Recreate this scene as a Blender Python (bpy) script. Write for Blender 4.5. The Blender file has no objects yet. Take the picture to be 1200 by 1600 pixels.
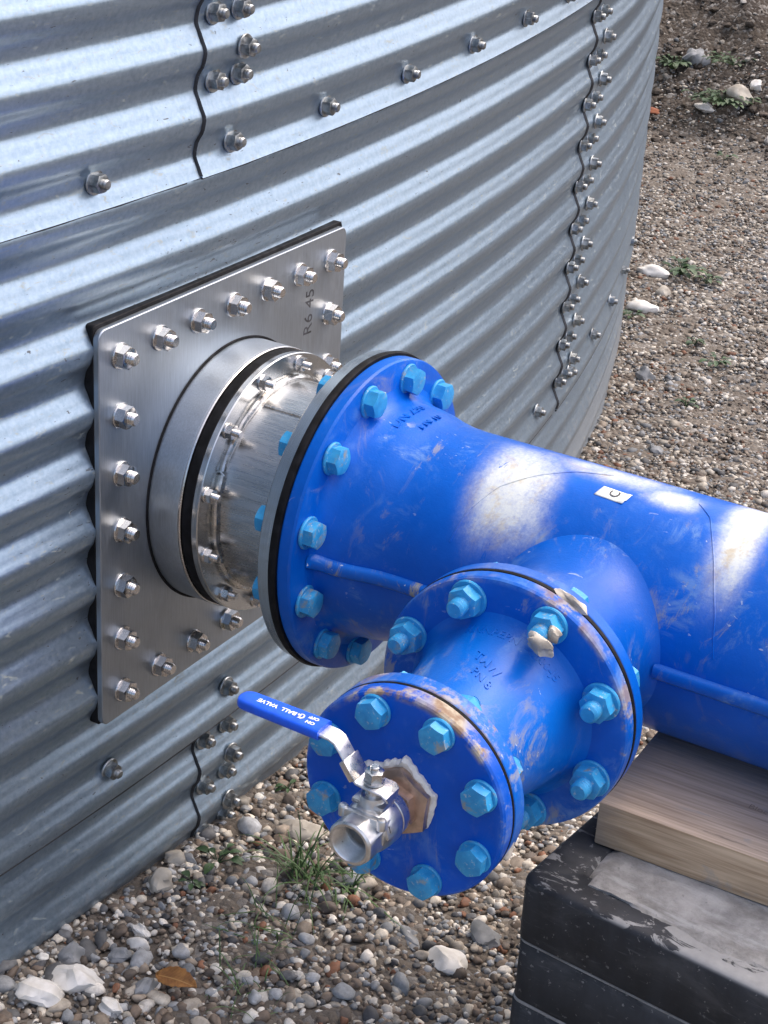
import bpy, bmesh, math, random
import numpy as np
from mathutils import Vector, Matrix

random.seed(7); rng = np.random.default_rng(11)
S = bpy.context.scene
PI = math.pi
R_ = math.radians

# ------------------------------------------------------------------ camera
CAM = Vector((1.2341, -1.7777, 1.0086))
ROT = ((0.8547, 0.5159, 0.0582), (0.2726, -0.3506, -0.8960), (-0.4419, 0.7816, -0.4403))
cd = bpy.data.cameras.new('camera'); cam = bpy.data.objects.new('camera', cd)
S.collection.objects.link(cam)
cx, cy, cz = Vector(ROT[0]).normalized(), -Vector(ROT[1]).normalized(), -Vector(ROT[2]).normalized()
M = Matrix((cx, cy, cz)).transposed().to_4x4(); M.translation = CAM
cam.matrix_world = M
cd.sensor_fit = 'VERTICAL'; cd.sensor_height = 32.0; cd.lens = 2863.8 / 1600 * 32.0
cd.clip_start = 0.05; cd.clip_end = 2000
S.camera = cam

# ------------------------------------------------------------------ sky, sun, exposure
SUN_AZ = math.atan2(0.45, 0.82); SUN_EL = R_(60)
w = bpy.data.worlds.new('World'); S.world = w; w.use_nodes = True
nt = w.node_tree; bg = nt.nodes['Background']
sky = nt.nodes.new('ShaderNodeTexSky'); sky.sky_type = 'NISHITA'; sky.sun_disc = False
sky.sun_elevation = SUN_EL; sky.sun_rotation = SUN_AZ; sky.dust_density = 5.0; sky.air_density = 0.8; sky.ozone_density = 0.5
nt.links.new(sky.outputs[0], bg.inputs[0]); bg.inputs[1].default_value = 0.15
sl = bpy.data.lights.new('sun', 'SUN'); sl.energy = 0.95; sl.angle = R_(135); sl.color = (1.0, 0.86, 0.79)
so = bpy.data.objects.new('sun', sl); S.collection.objects.link(so)
sd = Vector((math.sin(SUN_AZ) * math.cos(SUN_EL), math.cos(SUN_AZ) * math.cos(SUN_EL), math.sin(SUN_EL)))
so.rotation_euler = (-sd).to_track_quat('-Z', 'Y').to_euler()
S.view_settings.view_transform = 'Standard'; S.view_settings.look = 'None'
S.view_settings.exposure = 1.0; S.view_settings.gamma = 1.0

# ------------------------------------------------------------------ node helpers
class NB:
    def __init__(s, name):
        s.m = bpy.data.materials.new(name); s.m.use_nodes = True
        s.t = s.m.node_tree; s.b = s.t.nodes['Principled BSDF']
    def n(s, typ, **kw):
        x = s.t.nodes.new('ShaderNode' + typ)
        for k, v in kw.items(): setattr(x, k, v)
        return x
    def put(s, sock, v):
        if isinstance(v, bpy.types.NodeSocket): s.t.links.new(v, sock)
        elif isinstance(v, (tuple, list)) and len(v) == 3 and sock.type == 'RGBA': sock.default_value = (*v, 1)
        else: sock.default_value = v
    def math(s, op, a, b=0.0, c=0.0, clamp=False):
        x = s.n('Math', operation=op, use_clamp=clamp)
        s.put(x.inputs[0], a); s.put(x.inputs[1], b)
        if op in ('MULTIPLY_ADD', 'SMOOTH_MIN'): s.put(x.inputs[2], c)
        return x.outputs[0]
    def mix(s, f, a, b):
        x = s.n('Mix', data_type='RGBA'); s.put(x.inputs[0], f); s.put(x.inputs[6], a); s.put(x.inputs[7], b)
        return x.outputs[2]
    def ss(s, v, a, b):
        x = s.n('MapRange', interpolation_type='SMOOTHSTEP'); s.put(x.inputs[0], v)
        x.inputs[1].default_value = a; x.inputs[2].default_value = b
        return x.outputs[0]
    def lin(s, v, a, b, c, d):
        x = s.n('MapRange'); s.put(x.inputs[0], v)
        for i, q in enumerate((a, b, c, d)): x.inputs[i + 1].default_value = q
        return x.outputs[0]
    def obj(s): return s.n('TexCoord').outputs['Object']
    def uv(s): return s.n('TexCoord').outputs['UV']
    def scl(s, v, k, loc=(0, 0, 0), rot=(0, 0, 0)):
        x = s.n('Mapping'); s.put(x.inputs[0], v); x.inputs['Scale'].default_value = k
        x.inputs['Location'].default_value = loc; x.inputs['Rotation'].default_value = rot
        return x.outputs[0]
    def noise(s, v, sc=5, det=4, ro=0.55, dist=0.0):
        x = s.n('TexNoise'); s.put(x.inputs['Vector'], v); x.inputs['Scale'].default_value = sc
        x.inputs['Detail'].default_value = det; x.inputs['Roughness'].default_value = ro
        x.inputs['Distortion'].default_value = dist
        return x.outputs[0]
    def voro(s, v, sc, feat='F1', out='Color'):
        x = s.n('TexVoronoi', feature=feat); s.put(x.inputs['Vector'], v); x.inputs['Scale'].default_value = sc
        return x.outputs[out]
    def sep(s, v):
        x = s.n('SeparateXYZ'); s.put(x.inputs[0], v); return x.outputs
    def bump(s, h, st=0.3, d=0.001):
        x = s.n('Bump'); s.put(x.inputs['Height'], h); x.inputs['Strength'].default_value = st
        x.inputs['Distance'].default_value = d
        s.t.links.new(x.outputs[0], s.b.inputs['Normal'])
    def set(s, **kw):
        for k, v in kw.items(): s.put(s.b.inputs[k.replace('_', ' ')], v)
        return s.m

def simple(name, col, rough=0.5, metal=0.0, var=0.15, sc=40, bump=0.0, col2=None, bsc=150):
    b = NB(name); o = b.obj(); f = b.noise(o, sc, 5)
    c2 = col2 or tuple(min(1, c * (1 + 2.2 * var)) for c in col)
    c1 = tuple(c * (1 - var) for c in col) if col2 is None else col
    b.set(Base_Color=b.mix(b.ss(f, .35, .65), c1, c2), Metallic=metal,
          Roughness=b.lin(b.noise(o, sc * 1.7, 4), .3, .7, max(.03, rough - .1), rough + .12))
    if bump: b.bump(b.noise(o, bsc, 5), bump, .001)
    return b.m

# ---- galvanised corrugated sheet (uv = metres along the sheet, metres up)
def m_galv():
    b = NB('galvanised_sheet'); u = b.uv()
    sp = b.noise(b.scl(u, (1, 1, 1)), 150, 3, .6)
    big = b.noise(b.scl(u, (1.2, 9, 1)), 2.2, 5, .6)
    streak = b.noise(b.scl(u, (5, 160, 1)), 1.0, 5, .6)
    col = b.mix(b.ss(sp, .3, .7), (.25, .33, .41), (.32, .405, .49))
    col = b.mix(b.math('MULTIPLY', b.ss(streak, .5, .75), .25), col, (.38, .465, .55))
    col = b.mix(b.math('MULTIPLY', b.ss(big, .52, .75), .30), col, (.175, .24, .31))
    spg = b.sep(b.voro(b.scl(u, (1, 1, 1)), 75))[0]
    col = b.mix(b.math('MULTIPLY', b.ss(spg, .2, .9), .20), col, (.36, .44, .525))
    drip = b.noise(b.scl(u, (46, 2.2, 1)), 1.0, 4, .6)
    col = b.mix(b.math('MULTIPLY', b.ss(drip, .60, .74), .22), col, (.40, .44, .46))
    # dull yellowish white zinc bloom in scratches
    bl = b.noise(b.scl(u, (9, 26, 1), rot=(0, 0, .5)), 5, 6, .7, 1.2)
    blm = b.math('MULTIPLY', b.ss(bl, .57, .68), .6)
    col = b.mix(blm, col, (.36, .37, .30))
    # small tar specks, thicker near the cut plate
    sepu = b.sep(u)
    dx = b.math('POWER', b.math('DIVIDE', b.math('SUBTRACT', sepu[0], .02), .42), 2.0)
    dz = b.math('POWER', b.math('DIVIDE', b.math('SUBTRACT', sepu[1], 0.05), .36), 2.0)
    near = b.math('SUBTRACT', 1.0, b.math('ADD', dx, dz), clamp=True)
    spk = b.noise(b.scl(u, (34, 95, 1), rot=(0, 0, .3)), 2.4, 3, .55, .6)
    th = b.math('SUBTRACT', spk, b.math('MULTIPLY', near, .10))
    spm = b.ss(b.math('ADD', spk, b.math('MULTIPLY', near, .095)), .70, .72)
    spm = b.math('MULTIPLY', spm, .85)
    col = b.mix(spm, col, (.05, .05, .05))
    oz = b.sep(b.obj())[2]
    spl = b.noise(b.scl(u, (16, 16, 1)), 3, 8, .75)
    mud = b.math('MULTIPLY', b.ss(b.math('ADD', oz, b.math('MULTIPLY', b.math('SUBTRACT', spl, .5), .30)), .085, .02), .45)
    col = b.mix(mud, col, (.17, .145, .115))
    spm = b.math('MAXIMUM', spm, mud)
    met = b.math('SUBTRACT', .78, b.math('ADD', b.math('MULTIPLY', spm, .9), b.math('MULTIPLY', blm, .7)), clamp=True)
    ro = b.lin(b.math('ADD', b.math('MULTIPLY', streak, .6), b.math('MULTIPLY', sp, .4)), .3, .7, .28, .40)
    ro = b.math('ADD', ro, b.math('MULTIPLY', blm, .3))
    b.bump(b.math('ADD', b.math('MULTIPLY', b.noise(b.scl(u, (5, 22, 1)), 4, 3, .5), 1.0), b.math('MULTIPLY', sp, .03)), .22, .0018)
    return b.set(Base_Color=col, Metallic=met, Roughness=ro)

def m_stainless(name, base=(.56, .55, .545), rough=.30, stretch=(40, 40, 3), dirt=0.25, bmp=.06):
    b = NB(name); o = b.obj()
    br = b.noise(b.scl(o, stretch), 10, 4, .7)
    bg_ = b.noise(o, 7, 5, .6)
    col = b.mix(b.ss(br, .3, .7), tuple(c * .86 for c in base), tuple(min(1, c * 1.1) for c in base))
    col = b.mix(b.math('MULTIPLY', b.ss(bg_, .5, .75), dirt), col, (.24, .22, .20))
    ro = b.lin(br, .3, .7, rough - .06, rough + .08)
    ro = b.math('ADD', ro, b.math('MULTIPLY', b.ss(bg_, .45, .75), .12))
    b.bump(br, bmp, .0006)
    return b.set(Base_Color=col, Metallic=1.0, Roughness=ro)

def m_blue(name, col=(.0004, .108, .56), axis=None, rim=None, patches=None, scuff=1.0, seed=0.0):
    """blue epoxy coating with scuffs, dried clay and (pipe only) white overspray; rim=(radius0,radius1,amount)"""
    b = NB(name); o = b.obj(); o = b.scl(o, (1, 1, 1), loc=(seed, 0, 0)) if seed else o
    raw = b.obj(); s3 = b.sep(raw)
    v = b.noise(o, 6, 5, .6)
    c = b.mix(b.ss(v, .3, .75), tuple(q * .85 for q in col), (col[0] + .002, col[1] * 1.25, min(1, col[2] * 1.15)))
    patch = b.ss(b.noise(o, 7.5, 4, .6, .6), .44, .62)
    # chalky rubs
    rub = b.noise(b.scl(o, (1, 1, 1), rot=(.4, .8, .3)), 16, 8, .72, .8)
    rm = b.math('MULTIPLY', b.math('MULTIPLY', b.ss(rub, .50, .66), patch), .70 * scuff)
    c = b.mix(rm, c, (.20, .36, .62))
    # dried clay smears
    cl = b.noise(b.scl(o, (20, 9, 9), rot=(.3, .5, .9)), 1.0, 9, .74, 1.4)
    cm = b.math('MULTIPLY', b.math('MULTIPLY', b.ss(cl, .54, .64), b.math('ADD', .25, patch)), .60 * scuff)
    c = b.mix(cm, c, (.34, .33, .30))
    # fine white nicks
    nk = b.noise(b.scl(o, (38, 90, 60), rot=(.8, .2, .4)), 1.6, 3, .5, .8)
    nm = b.math('MULTIPLY', b.math('MULTIPLY', b.ss(nk, .685, .71), patch), .70 * scuff)
    c = b.mix(nm, c, (.62, .68, .72))
    ro = b.math('ADD', .30, b.math('ADD', b.math('MULTIPLY', rm, .35), b.math('MULTIPLY', cm, .55)), clamp=True)
    if rim:
        a, d = {'X': (1, 2), 'Y': (0, 2)}[axis]
        r = b.math('SQRT', b.math('ADD', b.math('MULTIPLY', s3[a], s3[a]), b.math('MULTIPLY', s3[d], s3[d])))
        rr = b.ss(r, rim[0], rim[1])
        up = b.lin(s3[2], -.12, .14, .55, 1.0)
        rn = b.noise(b.scl(o, (1, 1, 1)), 26, 7, .7)
        rn2 = b.noise(o, 9, 3, .6)
        k = b.math('MULTIPLY', rr, b.math('MULTIPLY', b.ss(b.math('MULTIPLY', rn, up), .41, .50), b.ss(rn2, .43, .54)))
        c = b.mix(b.math('MULTIPLY', rr, b.math('MULTIPLY', b.ss(rn, .45, .65), .5)), c, (.12, .28, .62))
        c = b.mix(b.math('MULTIPLY', k, rim[2]), c, b.mix(b.ss(b.noise(o, 60, 4), .4, .6), (.48, .42, .32), (.27, .18, .12)))
        ro = b.math('ADD', ro, b.math('MULTIPLY', k, .4), clamp=True)
    if patches:
        ph = b.math('ARCTAN2', b.math('MULTIPLY', s3[1], -1.0), s3[2])
        wob = b.math('MULTIPLY', b.math('SUBTRACT', b.noise(o, 14, 5, .6), .5), .9)
        tot = 0.0
        for (x0, sx, p0, sp, k, amp) in patches:
            xx = b.math('DIVIDE', b.math('SUBTRACT', s3[0], b.math('MULTIPLY_ADD', ph, k, x0)), sx)
            pp = b.math('DIVIDE', b.math('SUBTRACT', ph, p0), sp)
            q = b.math('ADD', b.math('POWER', b.math('ABSOLUTE', xx), 2.6), b.math('POWER', b.math('ABSOLUTE', pp), 2.6))
            q = b.math('ADD', q, b.math('MULTIPLY', wob, b.math('ADD', q, .25)))
            g = b.math('MULTIPLY', b.math('EXPONENT', b.math('MULTIPLY', q, -1.0)), amp)
            tot = b.math('MAXIMUM', tot, g)
        spray = b.noise(o, 260, 3, .7)
        tot = b.math('MULTIPLY', tot, b.lin(spray, .3, .7, .82, 1.12), clamp=True)
        scr = b.ss(b.noise(b.scl(o, (50, 12, 12)), 1.4, 6, .7, .8), .63, .7)
        tot = b.math('MULTIPLY', tot, b.math('SUBTRACT', 1.0, b.math('MULTIPLY', scr, .75)))
        tot = b.math('MULTIPLY', tot, b.lin(b.noise(b.scl(o, (16, 5, 5), rot=(.2, .3, .1)), 2.2, 8, .75), .3, .7, .62, 1.0))
        st = b.ss(b.noise(o, 13, 8, .75, .8), .50, .64)
        wc = b.mix(b.math('MULTIPLY', st, .75), (.68, .72, .70), (.56, .47, .30))
        c = b.mix(b.ss(b.math('ADD', tot, b.math('MULTIPLY', b.math('SUBTRACT', b.noise(o, 34, 7, .75), .5), b.math('MULTIPLY', tot, .9))), .06, .85), c, wc)
        ro = b.math('ADD', ro, b.math('MULTIPLY', tot, .12), clamp=True)
    b.bump(b.math('ADD', b.noise(o, 60, 4, .6), b.math('MULTIPLY', b.noise(o, 420, 2), .35)), .22, .0020)
    m = b.set(Base_Color=c, Roughness=ro)
    b.b.inputs['Specular IOR Level'].default_value = .24
    return m

def m_bolt_blue(name, scuff):
    b = NB(name); o = b.obj(); oi = b.n('ObjectInfo').outputs['Random']
    ov = b.n('VectorMath', operation='ADD'); b.put(ov.inputs[0], o)
    cmb = b.n('CombineXYZ'); b.put(cmb.inputs[0], b.math('MULTIPLY', oi, 13.0)); b.put(cmb.inputs[1], b.math('MULTIPLY', oi, 7.0))
    b.put(ov.inputs[1], cmb.outputs[0]); o = ov.outputs[0]
    n1 = b.noise(o, 60, 6, .65); n2 = b.noise(o, 35, 6, .7, .5)
    c = b.mix(b.ss(n1, .3, .7), (.020, .255, .56), (.040, .37, .70))
    c = b.mix(b.math('MULTIPLY', b.ss(n2, .56 - .06 * scuff, .68), .9), c, b.mix(oi, (.34, .36, .34), (.30, .26, .19)))
    c = b.mix(b.math('MULTIPLY', b.ss(b.noise(o, 220, 4, .7), .60, .68), .7), c, (.45, .55, .6))
    b.bump(n1, .2, .0008)
    return b.set(Base_Color=c, Roughness=b.lin(n2, .4, .7, .34, .6))

def m_wood():
    b = NB('weathered_timber'); o = b.obj()
    d = b.noise(b.scl(o, (1.6, 9, 9)), 2.0, 4, .6)
    s = b.sep(b.scl(o, (.55, 17, 17)))
    wv = b.n('TexWave', wave_type='RINGS', rings_direction='X'); b.put(wv.inputs['Vector'], b.scl(o, (.22, 1, 1), loc=(0, .17, .05), rot=(0, .03, .05)))
    wv.inputs['Scale'].default_value = 34; wv.inputs['Distortion'].default_value = 3.2; wv.inputs['Detail'].default_value = 3
    wv.inputs['Detail Scale'].default_value = 1.4
    fine = b.noise(b.scl(o, (9, 260, 260)), 1.0, 4, .6)
    grain = b.math('ADD', b.math('MULTIPLY', b.noise(b.scl(o, (1.2, 26, 26)), 1.0, 3, .6, .5), .28), b.math('ADD', b.math('MULTIPLY', fine, .42), b.math('MULTIPLY', b.noise(b.scl(o, (2.5, 70, 70)), 1.0, 4, .6), .30)))
    c = b.mix(b.ss(grain, .38, .62), (.40, .265, .155), (.74, .56, .37))
    z = b.sep(b.n('NewGeometry').outputs['Normal'])[2]
    grey = b.math('MULTIPLY', b.ss(z, .5, .9), b.lin(d, .3, .7, .55, .95))
    c = b.mix(grey, c, b.mix(b.ss(grain, .38, .62), (.40, .31, .235), (.66, .53, .415)))
    dirt = b.noise(b.scl(o, (5, 14, 14)), 2.4, 7, .7, .6)
    c = b.mix(b.math('MULTIPLY', b.ss(dirt, .56, .70), .6), c, (.37, .36, .34))
    c = b.mix(b.math('MULTIPLY', b.ss(b.noise(b.scl(o, (6, 60, 60)), 2, 5, .7), .64, .72), .5), c, (.08, .065, .05))
    spt = b.noise(b.scl(o, (1.6, 95, 95), loc=(.3, .1, .2)), 1.0, 3, .5, .2)
    spk = b.ss(spt, .69, .72)
    c = b.mix(b.math('MULTIPLY', spk, .8), c, (.06, .045, .035))
    edge = b.ss(b.math('ADD', b.sep(o)[0], b.math('MULTIPLY', dirt, .10)), .09, .05)
    c = b.mix(b.math('MULTIPLY', edge, .45), c, (.30, .28, .26))
    b.bump(b.math('SUBTRACT', b.math('ADD', b.math('MULTIPLY', grain, .8), b.math('MULTIPLY', dirt, .5)), spk), .5, .0025)
    return b.set(Base_Color=c, Roughness=.82)

def m_plastic():
    b = NB('black_plastic'); o = b.obj()
    n = b.noise(b.scl(o, (7, 7, 3)), 3, 7, .65)
    c = b.mix(b.ss(n, .3, .75), (.016, .018, .022), (.036, .041, .049))
    scr = b.noise(b.scl(o, (16, 16, 120), rot=(0, .5, 0)), 1.5, 4, .6, .5)
    c = b.mix(b.math('MULTIPLY', b.ss(scr, .60, .72), .35), c, (.13, .14, .15))
    s = b.sep(o); nz = b.sep(b.n('NewGeometry').outputs['Normal'])[2]
    # cement smeared over the rim (object space: y = depth from front edge, x = along it)
    sm = b.noise(b.scl(o, (9, 20, 20), rot=(0, 0, .2)), 2.2, 8, .68, .8)
    ed = b.ss(s[1], .062, .018)
    lip = b.math('MULTIPLY', b.ss(nz, .30, .75), b.ss(b.math('ADD', sm, b.math('MULTIPLY', b.ss(s[0], .05, .24), .22)), .56, .60))
    c = b.mix(b.math('MULTIPLY', lip, .95), c, b.mix(b.noise(o, 90, 5), (.22, .225, .23), (.36, .365, .36)))
    dust = b.noise(b.scl(o, (5, 5, 9), rot=(0, .35, 0)), 2.0, 7, .72, .6)
    c = b.mix(b.math('MULTIPLY', b.ss(dust, .48, .72), .30), c, (.15, .15, .15))
    dr = b.math('MULTIPLY', b.ss(b.noise(o, 120, 4, .6), .62, .67), .6)
    c = b.mix(dr, c, (.28, .28, .27))
    b.bump(b.math('ADD', b.math('MULTIPLY', n, .6), b.math('MULTIPLY', lip, .8)), .4, .003)
    return b.set(Base_Color=c, Roughness=b.lin(lip, 0, 1, .60, .9))

def m_concrete():
    b = NB('concrete'); o = b.obj()
    n = b.noise(o, 14, 8, .7); n2 = b.noise(o, 130, 6, .7)
    c = b.mix(b.ss(n, .3, .7), (.19, .187, .177), (.44, .435, .425))
    c = b.mix(b.math('MULTIPLY', b.ss(b.noise(b.scl(o, (3, 14, 3)), 4, 5), .5, .7), .5), c, (.56, .57, .57))
    c = b.mix(b.math('MULTIPLY', b.ss(n2, .6, .7), .5), c, (.10, .095, .09))
    b.bump(b.math('ADD', n, b.math('MULTIPLY', n2, .6)), .9, .006)
    return b.set(Base_Color=c, Roughness=.9)

def m_soil(name, ca, cb, cc, bank=True):
    b = NB(name); o = b.obj()
    n = b.noise(o, 4, 8, .7); f = b.noise(o, 55, 6, .7)
    c = b.mix(b.ss(n, .3, .7), ca, cb)
    if bank: c = b.mix(b.ss(b.math('ADD', b.sep(o)[1], b.math('MULTIPLY', n, .6)), 4.75, 5.15), c, b.mix(b.ss(n, .35, .65), (.040, .031, .024), (.075, .060, .046)))  # bank earth darkened, putting the bank's shade into its colour
    v = b.voro(o, 85)
    vs = b.sep(v)
    c = b.mix(b.math('MULTIPLY', b.ss(vs[0], .55, .95), .75), c, b.mix(vs[1], (.10, .085, .07), cc))
    c = b.mix(b.math('MULTIPLY', b.ss(f, .55, .7), .6), c, tuple(q * .45 for q in ca))
    d = b.voro(o, 85, out='Distance')
    b.bump(b.math('SUBTRACT', f, d), .7, .01)
    return b.set(Base_Color=c, Roughness=.95)

def m_attr(name, rough=.75, sc=90):
    b = NB(name); a = b.n('Attribute', attribute_name='tint').outputs['Color']; o = b.obj()
    n = b.noise(o, sc, 5, .65)
    mx = b.n('Mix', data_type='RGBA', blend_type='MULTIPLY'); mx.inputs[0].default_value = 1
    b.put(mx.inputs[6], a); b.put(mx.inputs[7], b.mix(b.ss(n, .3, .7), (.72, .70, .67), (1.12, 1.1, 1.08)))
    b.bump(n, .3, .001)
    return b.set(Base_Color=mx.outputs[2], Roughness=b.lin(n, .3, .7, rough - .15, rough + .1))

# ------------------------------------------------------------------ mesh helpers
def link(o): S.collection.objects.link(o); return o
def mesh_obj(name, verts, faces, mat, parent=None, smooth=35, uv=None):
    me = bpy.data.meshes.new(name); me.from_pydata([tuple(v) for v in verts], [], faces); me.update()
    if smooth is not None:
        me.polygons.foreach_set('use_smooth', [True] * len(me.polygons)); me.set_sharp_from_angle(angle=R_(smooth))
    if uv is not None:
        l = me.uv_layers.new(name='uv'); idx = np.empty(len(me.loops), int); me.loops.foreach_get('vertex_index', idx)
        l.data.foreach_set('uv', np.asarray(uv, float)[idx].ravel())
    if mat: me.materials.append(mat)
    o = link(bpy.data.objects.new(name, me))
    if parent: o.parent = parent
    return o
def thing(name, label, cat, loc=(0, 0, 0), group=None):
    o = link(bpy.data.objects.new(name, None)); o.location = loc; o.empty_display_size = .05
    o['label'] = label; o['category'] = cat
    if group: o['group'] = group
    return o
def tag(o, label, cat, group=None):
    o['label'] = label; o['category'] = cat
    if group: o['group'] = group
    return o

def frame(axis):
    """columns: two radial directions and the axis; phi=0 is world up"""
    a = Vector(axis).normalized()
    e = Vector((0, 0, 1)) if abs(a.z) < .9 else Vector((1, 0, 0))
    e = (e - a * e.dot(a)).normalized(); f = a.cross(e)
    return e, f, a
def lathe(prof, axis=(0, 0, 1), org=(0, 0, 0), n=64, closed=True):
    """prof: (t along axis, r) points; closed joins last to first (a ring), else ends are capped"""
    e, f, a = frame(axis); org = Vector(org); V = []; F = []
    for (t, r) in prof:
        for i in range(n):
            th = 2 * PI * i / n
            V.append(org + a * t + (e * math.cos(th) + f * math.sin(th)) * r)
    m = len(prof)
    for j in range(m if closed else m - 1):
        k = (j + 1) % m
        for i in range(n):
            q = (i + 1) % n
            F.append((j * n + i, j * n + q, k * n + q, k * n + i))
    if not closed:
        F.append(tuple(range(n - 1, -1, -1))); F.append(tuple((m - 1) * n + i for i in range(n)))
    return V, F
def join(*vf):
    V = []; F = []
    for v, f in vf:
        k = len(V); V += list(v); F += [tuple(i + k for i in q) for q in f]
    return V, F
def xf(vf, Mx): return [Mx @ Vector(v) for v in vf[0]], vf[1]
def hexring(ap, h, z0=0.0, ch=.5, n=36, hole=0.0):
    """hexagonal nut or head along +z with turned chamfer on top"""
    V = []; F = []
    def rh(th):
        d = ((math.degrees(th) + 30) % 60) - 30
        return ap / math.cos(R_(d))
    rows = []
    rows.append([(rh(t), z0) for t in [2 * PI * i / n for i in range(n)]])
    rows.append([(rh(t), z0 + h - max(0, rh(t) - ap * .96) * ch) for t in [2 * PI * i / n for i in range(n)]])
    rows.append([(ap * .93, z0 + h)] * n)
    if hole: rows.append([(hole, z0 + h)] * n)
    for row in rows:
        for i, (r, z) in enumerate(row):
            t = 2 * PI * i / n; V.append((r * math.cos(t), r * math.sin(t), z))
    for j in range(len(rows) - 1):
        for i in range(n):
            q = (i + 1) % n; F.append((j * n + i, j * n + q, (j + 1) * n + q, (j + 1) * n + i))
    F.append(tuple(range(n - 1, -1, -1)))
    if not hole: F.append(tuple((len(rows) - 1) * n + i for i in range(n)))
    return V, F
def stud(r, z0, z1, n=20, thread=True):
    p = [(z0, r)]
    if thread:
        k = 8
        for i in range(k):
            z = z0 + (z1 - z0 - .002) * (i + .5) / k
            p += [(z, r), (z + (z1 - z0) / k * .45, r * .90)]
    p += [(z1 - r * .25, r), (z1, r * .78)]
    return lathe(p, n=n, closed=False)
def basis(P, axis, spin=0.0):
    e, f, a = frame(axis)
    Mx = Matrix((e, f, a)).transposed().to_4x4(); Mx.translation = Vector(P)
    return Mx @ Matrix.Rotation(spin, 4, 'Z')
def box(x0, x1, y0, y1, z0, z1, bev=.003):
    bm = bmesh.new(); bmesh.ops.create_cube(bm, size=1)
    for v in bm.verts:
        v.co = Vector((x0 + (v.co.x + .5) * (x1 - x0), y0 + (v.co.y + .5) * (y1 - y0), z0 + (v.co.z + .5) * (z1 - z0)))
    if bev: bmesh.ops.bevel(bm, geom=bm.edges[:], offset=bev, segments=2, profile=.6, affect='EDGES')
    V = [v.co.copy() for v in bm.verts]; bm.verts.index_update(); F = [tuple(v.index for v in f.verts) for f in bm.faces]
    bm.free(); return V, F
def tube(pts, r, n=8):
    V = []; F = []; pts = [Vector(p) for p in pts]; m = len(pts)
    for j, p in enumerate(pts):
        d = (pts[min(j + 1, m - 1)] - pts[max(j - 1, 0)]).normalized()
        e, f, a = frame(d); rr = r[j] if isinstance(r, (list, tuple)) else r
        for i in range(n):
            t = 2 * PI * i / n; V.append(p + (e * math.cos(t) + f * math.sin(t)) * rr)
    for j in range(m - 1):
        for i in range(n):
            q = (i + 1) % n; F.append((j * n + i, j * n + q, (j + 1) * n + q, (j + 1) * n + i))
    F.append(tuple(range(n - 1, -1, -1))); F.append(tuple((m - 1) * n + i for i in range(n)))
    return V, F
def text_vf(body, size, depth=.0006, bold=0.0):
    c = bpy.data.curves.new('lettering', 'FONT'); c.body = body; c.size = size; c.extrude = depth; c.offset = bold
    c.align_x = 'CENTER'; c.align_y = 'CENTER'; c.resolution_u = 3
    o = link(bpy.data.objects.new('lettering', c)); dg = bpy.context.evaluated_depsgraph_get()
    me = bpy.data.meshes.new_from_object(o.evaluated_get(dg))
    V = [v.co.copy() for v in me.vertices]; F = [tuple(p.vertices) for p in me.polygons]
    bpy.data.objects.remove(o); bpy.data.curves.remove(c); bpy.data.meshes.remove(me)
    return V, F

# ------------------------------------------------------------------ materials
MG = m_galv()
M_zinc = simple('zinc_bolt', (.30, .315, .32), .42, 1.0, .3, 90, .25)
M_plate = m_stainless('brushed_stainless_plate', (.42, .465, .515), .43, (60, 60, 2.5), .30)
M_ss = m_stainless('stainless_spigot', (.54, .55, .56), .25, (2, 60, 60), .12, .03)
M_turn = m_stainless('turned_stainless', (.54, .56, .57), .20, (160, 1.5, 1.5), .08, .02)
M_ssb = m_stainless('stainless_bolt', (.62, .61, .60), .20, (60, 60, 60), .2)
M_weld = simple('weld_bead', (.55, .54, .52), .26, 1.0, .15, 60, .10, bsc=260)
M_rub = simple('black_rubber', (.006, .006, .007), .62, 0, .4, 60, .3)
M_rub.node_tree.nodes['Principled BSDF'].inputs['Specular IOR Level'].default_value = .2
M_seal_shade = simple('sealant_and_gap_shade', (.022, .024, .028), .5, 0, .3, 60, .3)  # sealant of the vertical seams, also the painted shadow under the laps
M_valve = m_stainless('cast_stainless_valve', (.72, .72, .71), .28, (8, 8, 8), .06, .02)
M_bronze = simple('bronze', (.46, .35, .285), .40, .9, .18, 45, .15)
M_tape = simple('white_sealing_tape', (.72, .71, .67), .6, 0, .06, 80, .5)
M_grip = simple('blue_vinyl', (.008, .10, .72), .42, 0, .08, 60, .06)
M_white = simple('white_print', (.85, .85, .85), .5, 0, .03)
M_ink = simple('marker_ink', (.045, .045, .05), .5, 0, .3)
M_paper = simple('white_label', (.80, .82, .78), .5, 0, .06)
M_bolt = m_bolt_blue('light_blue_coating', .3)
M_wood = m_wood(); M_plas = m_plastic(); M_conc = m_concrete()
M_mud = simple('dried_clay', (.42, .38, .32), .9, 0, .25, 60, .8)

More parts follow.
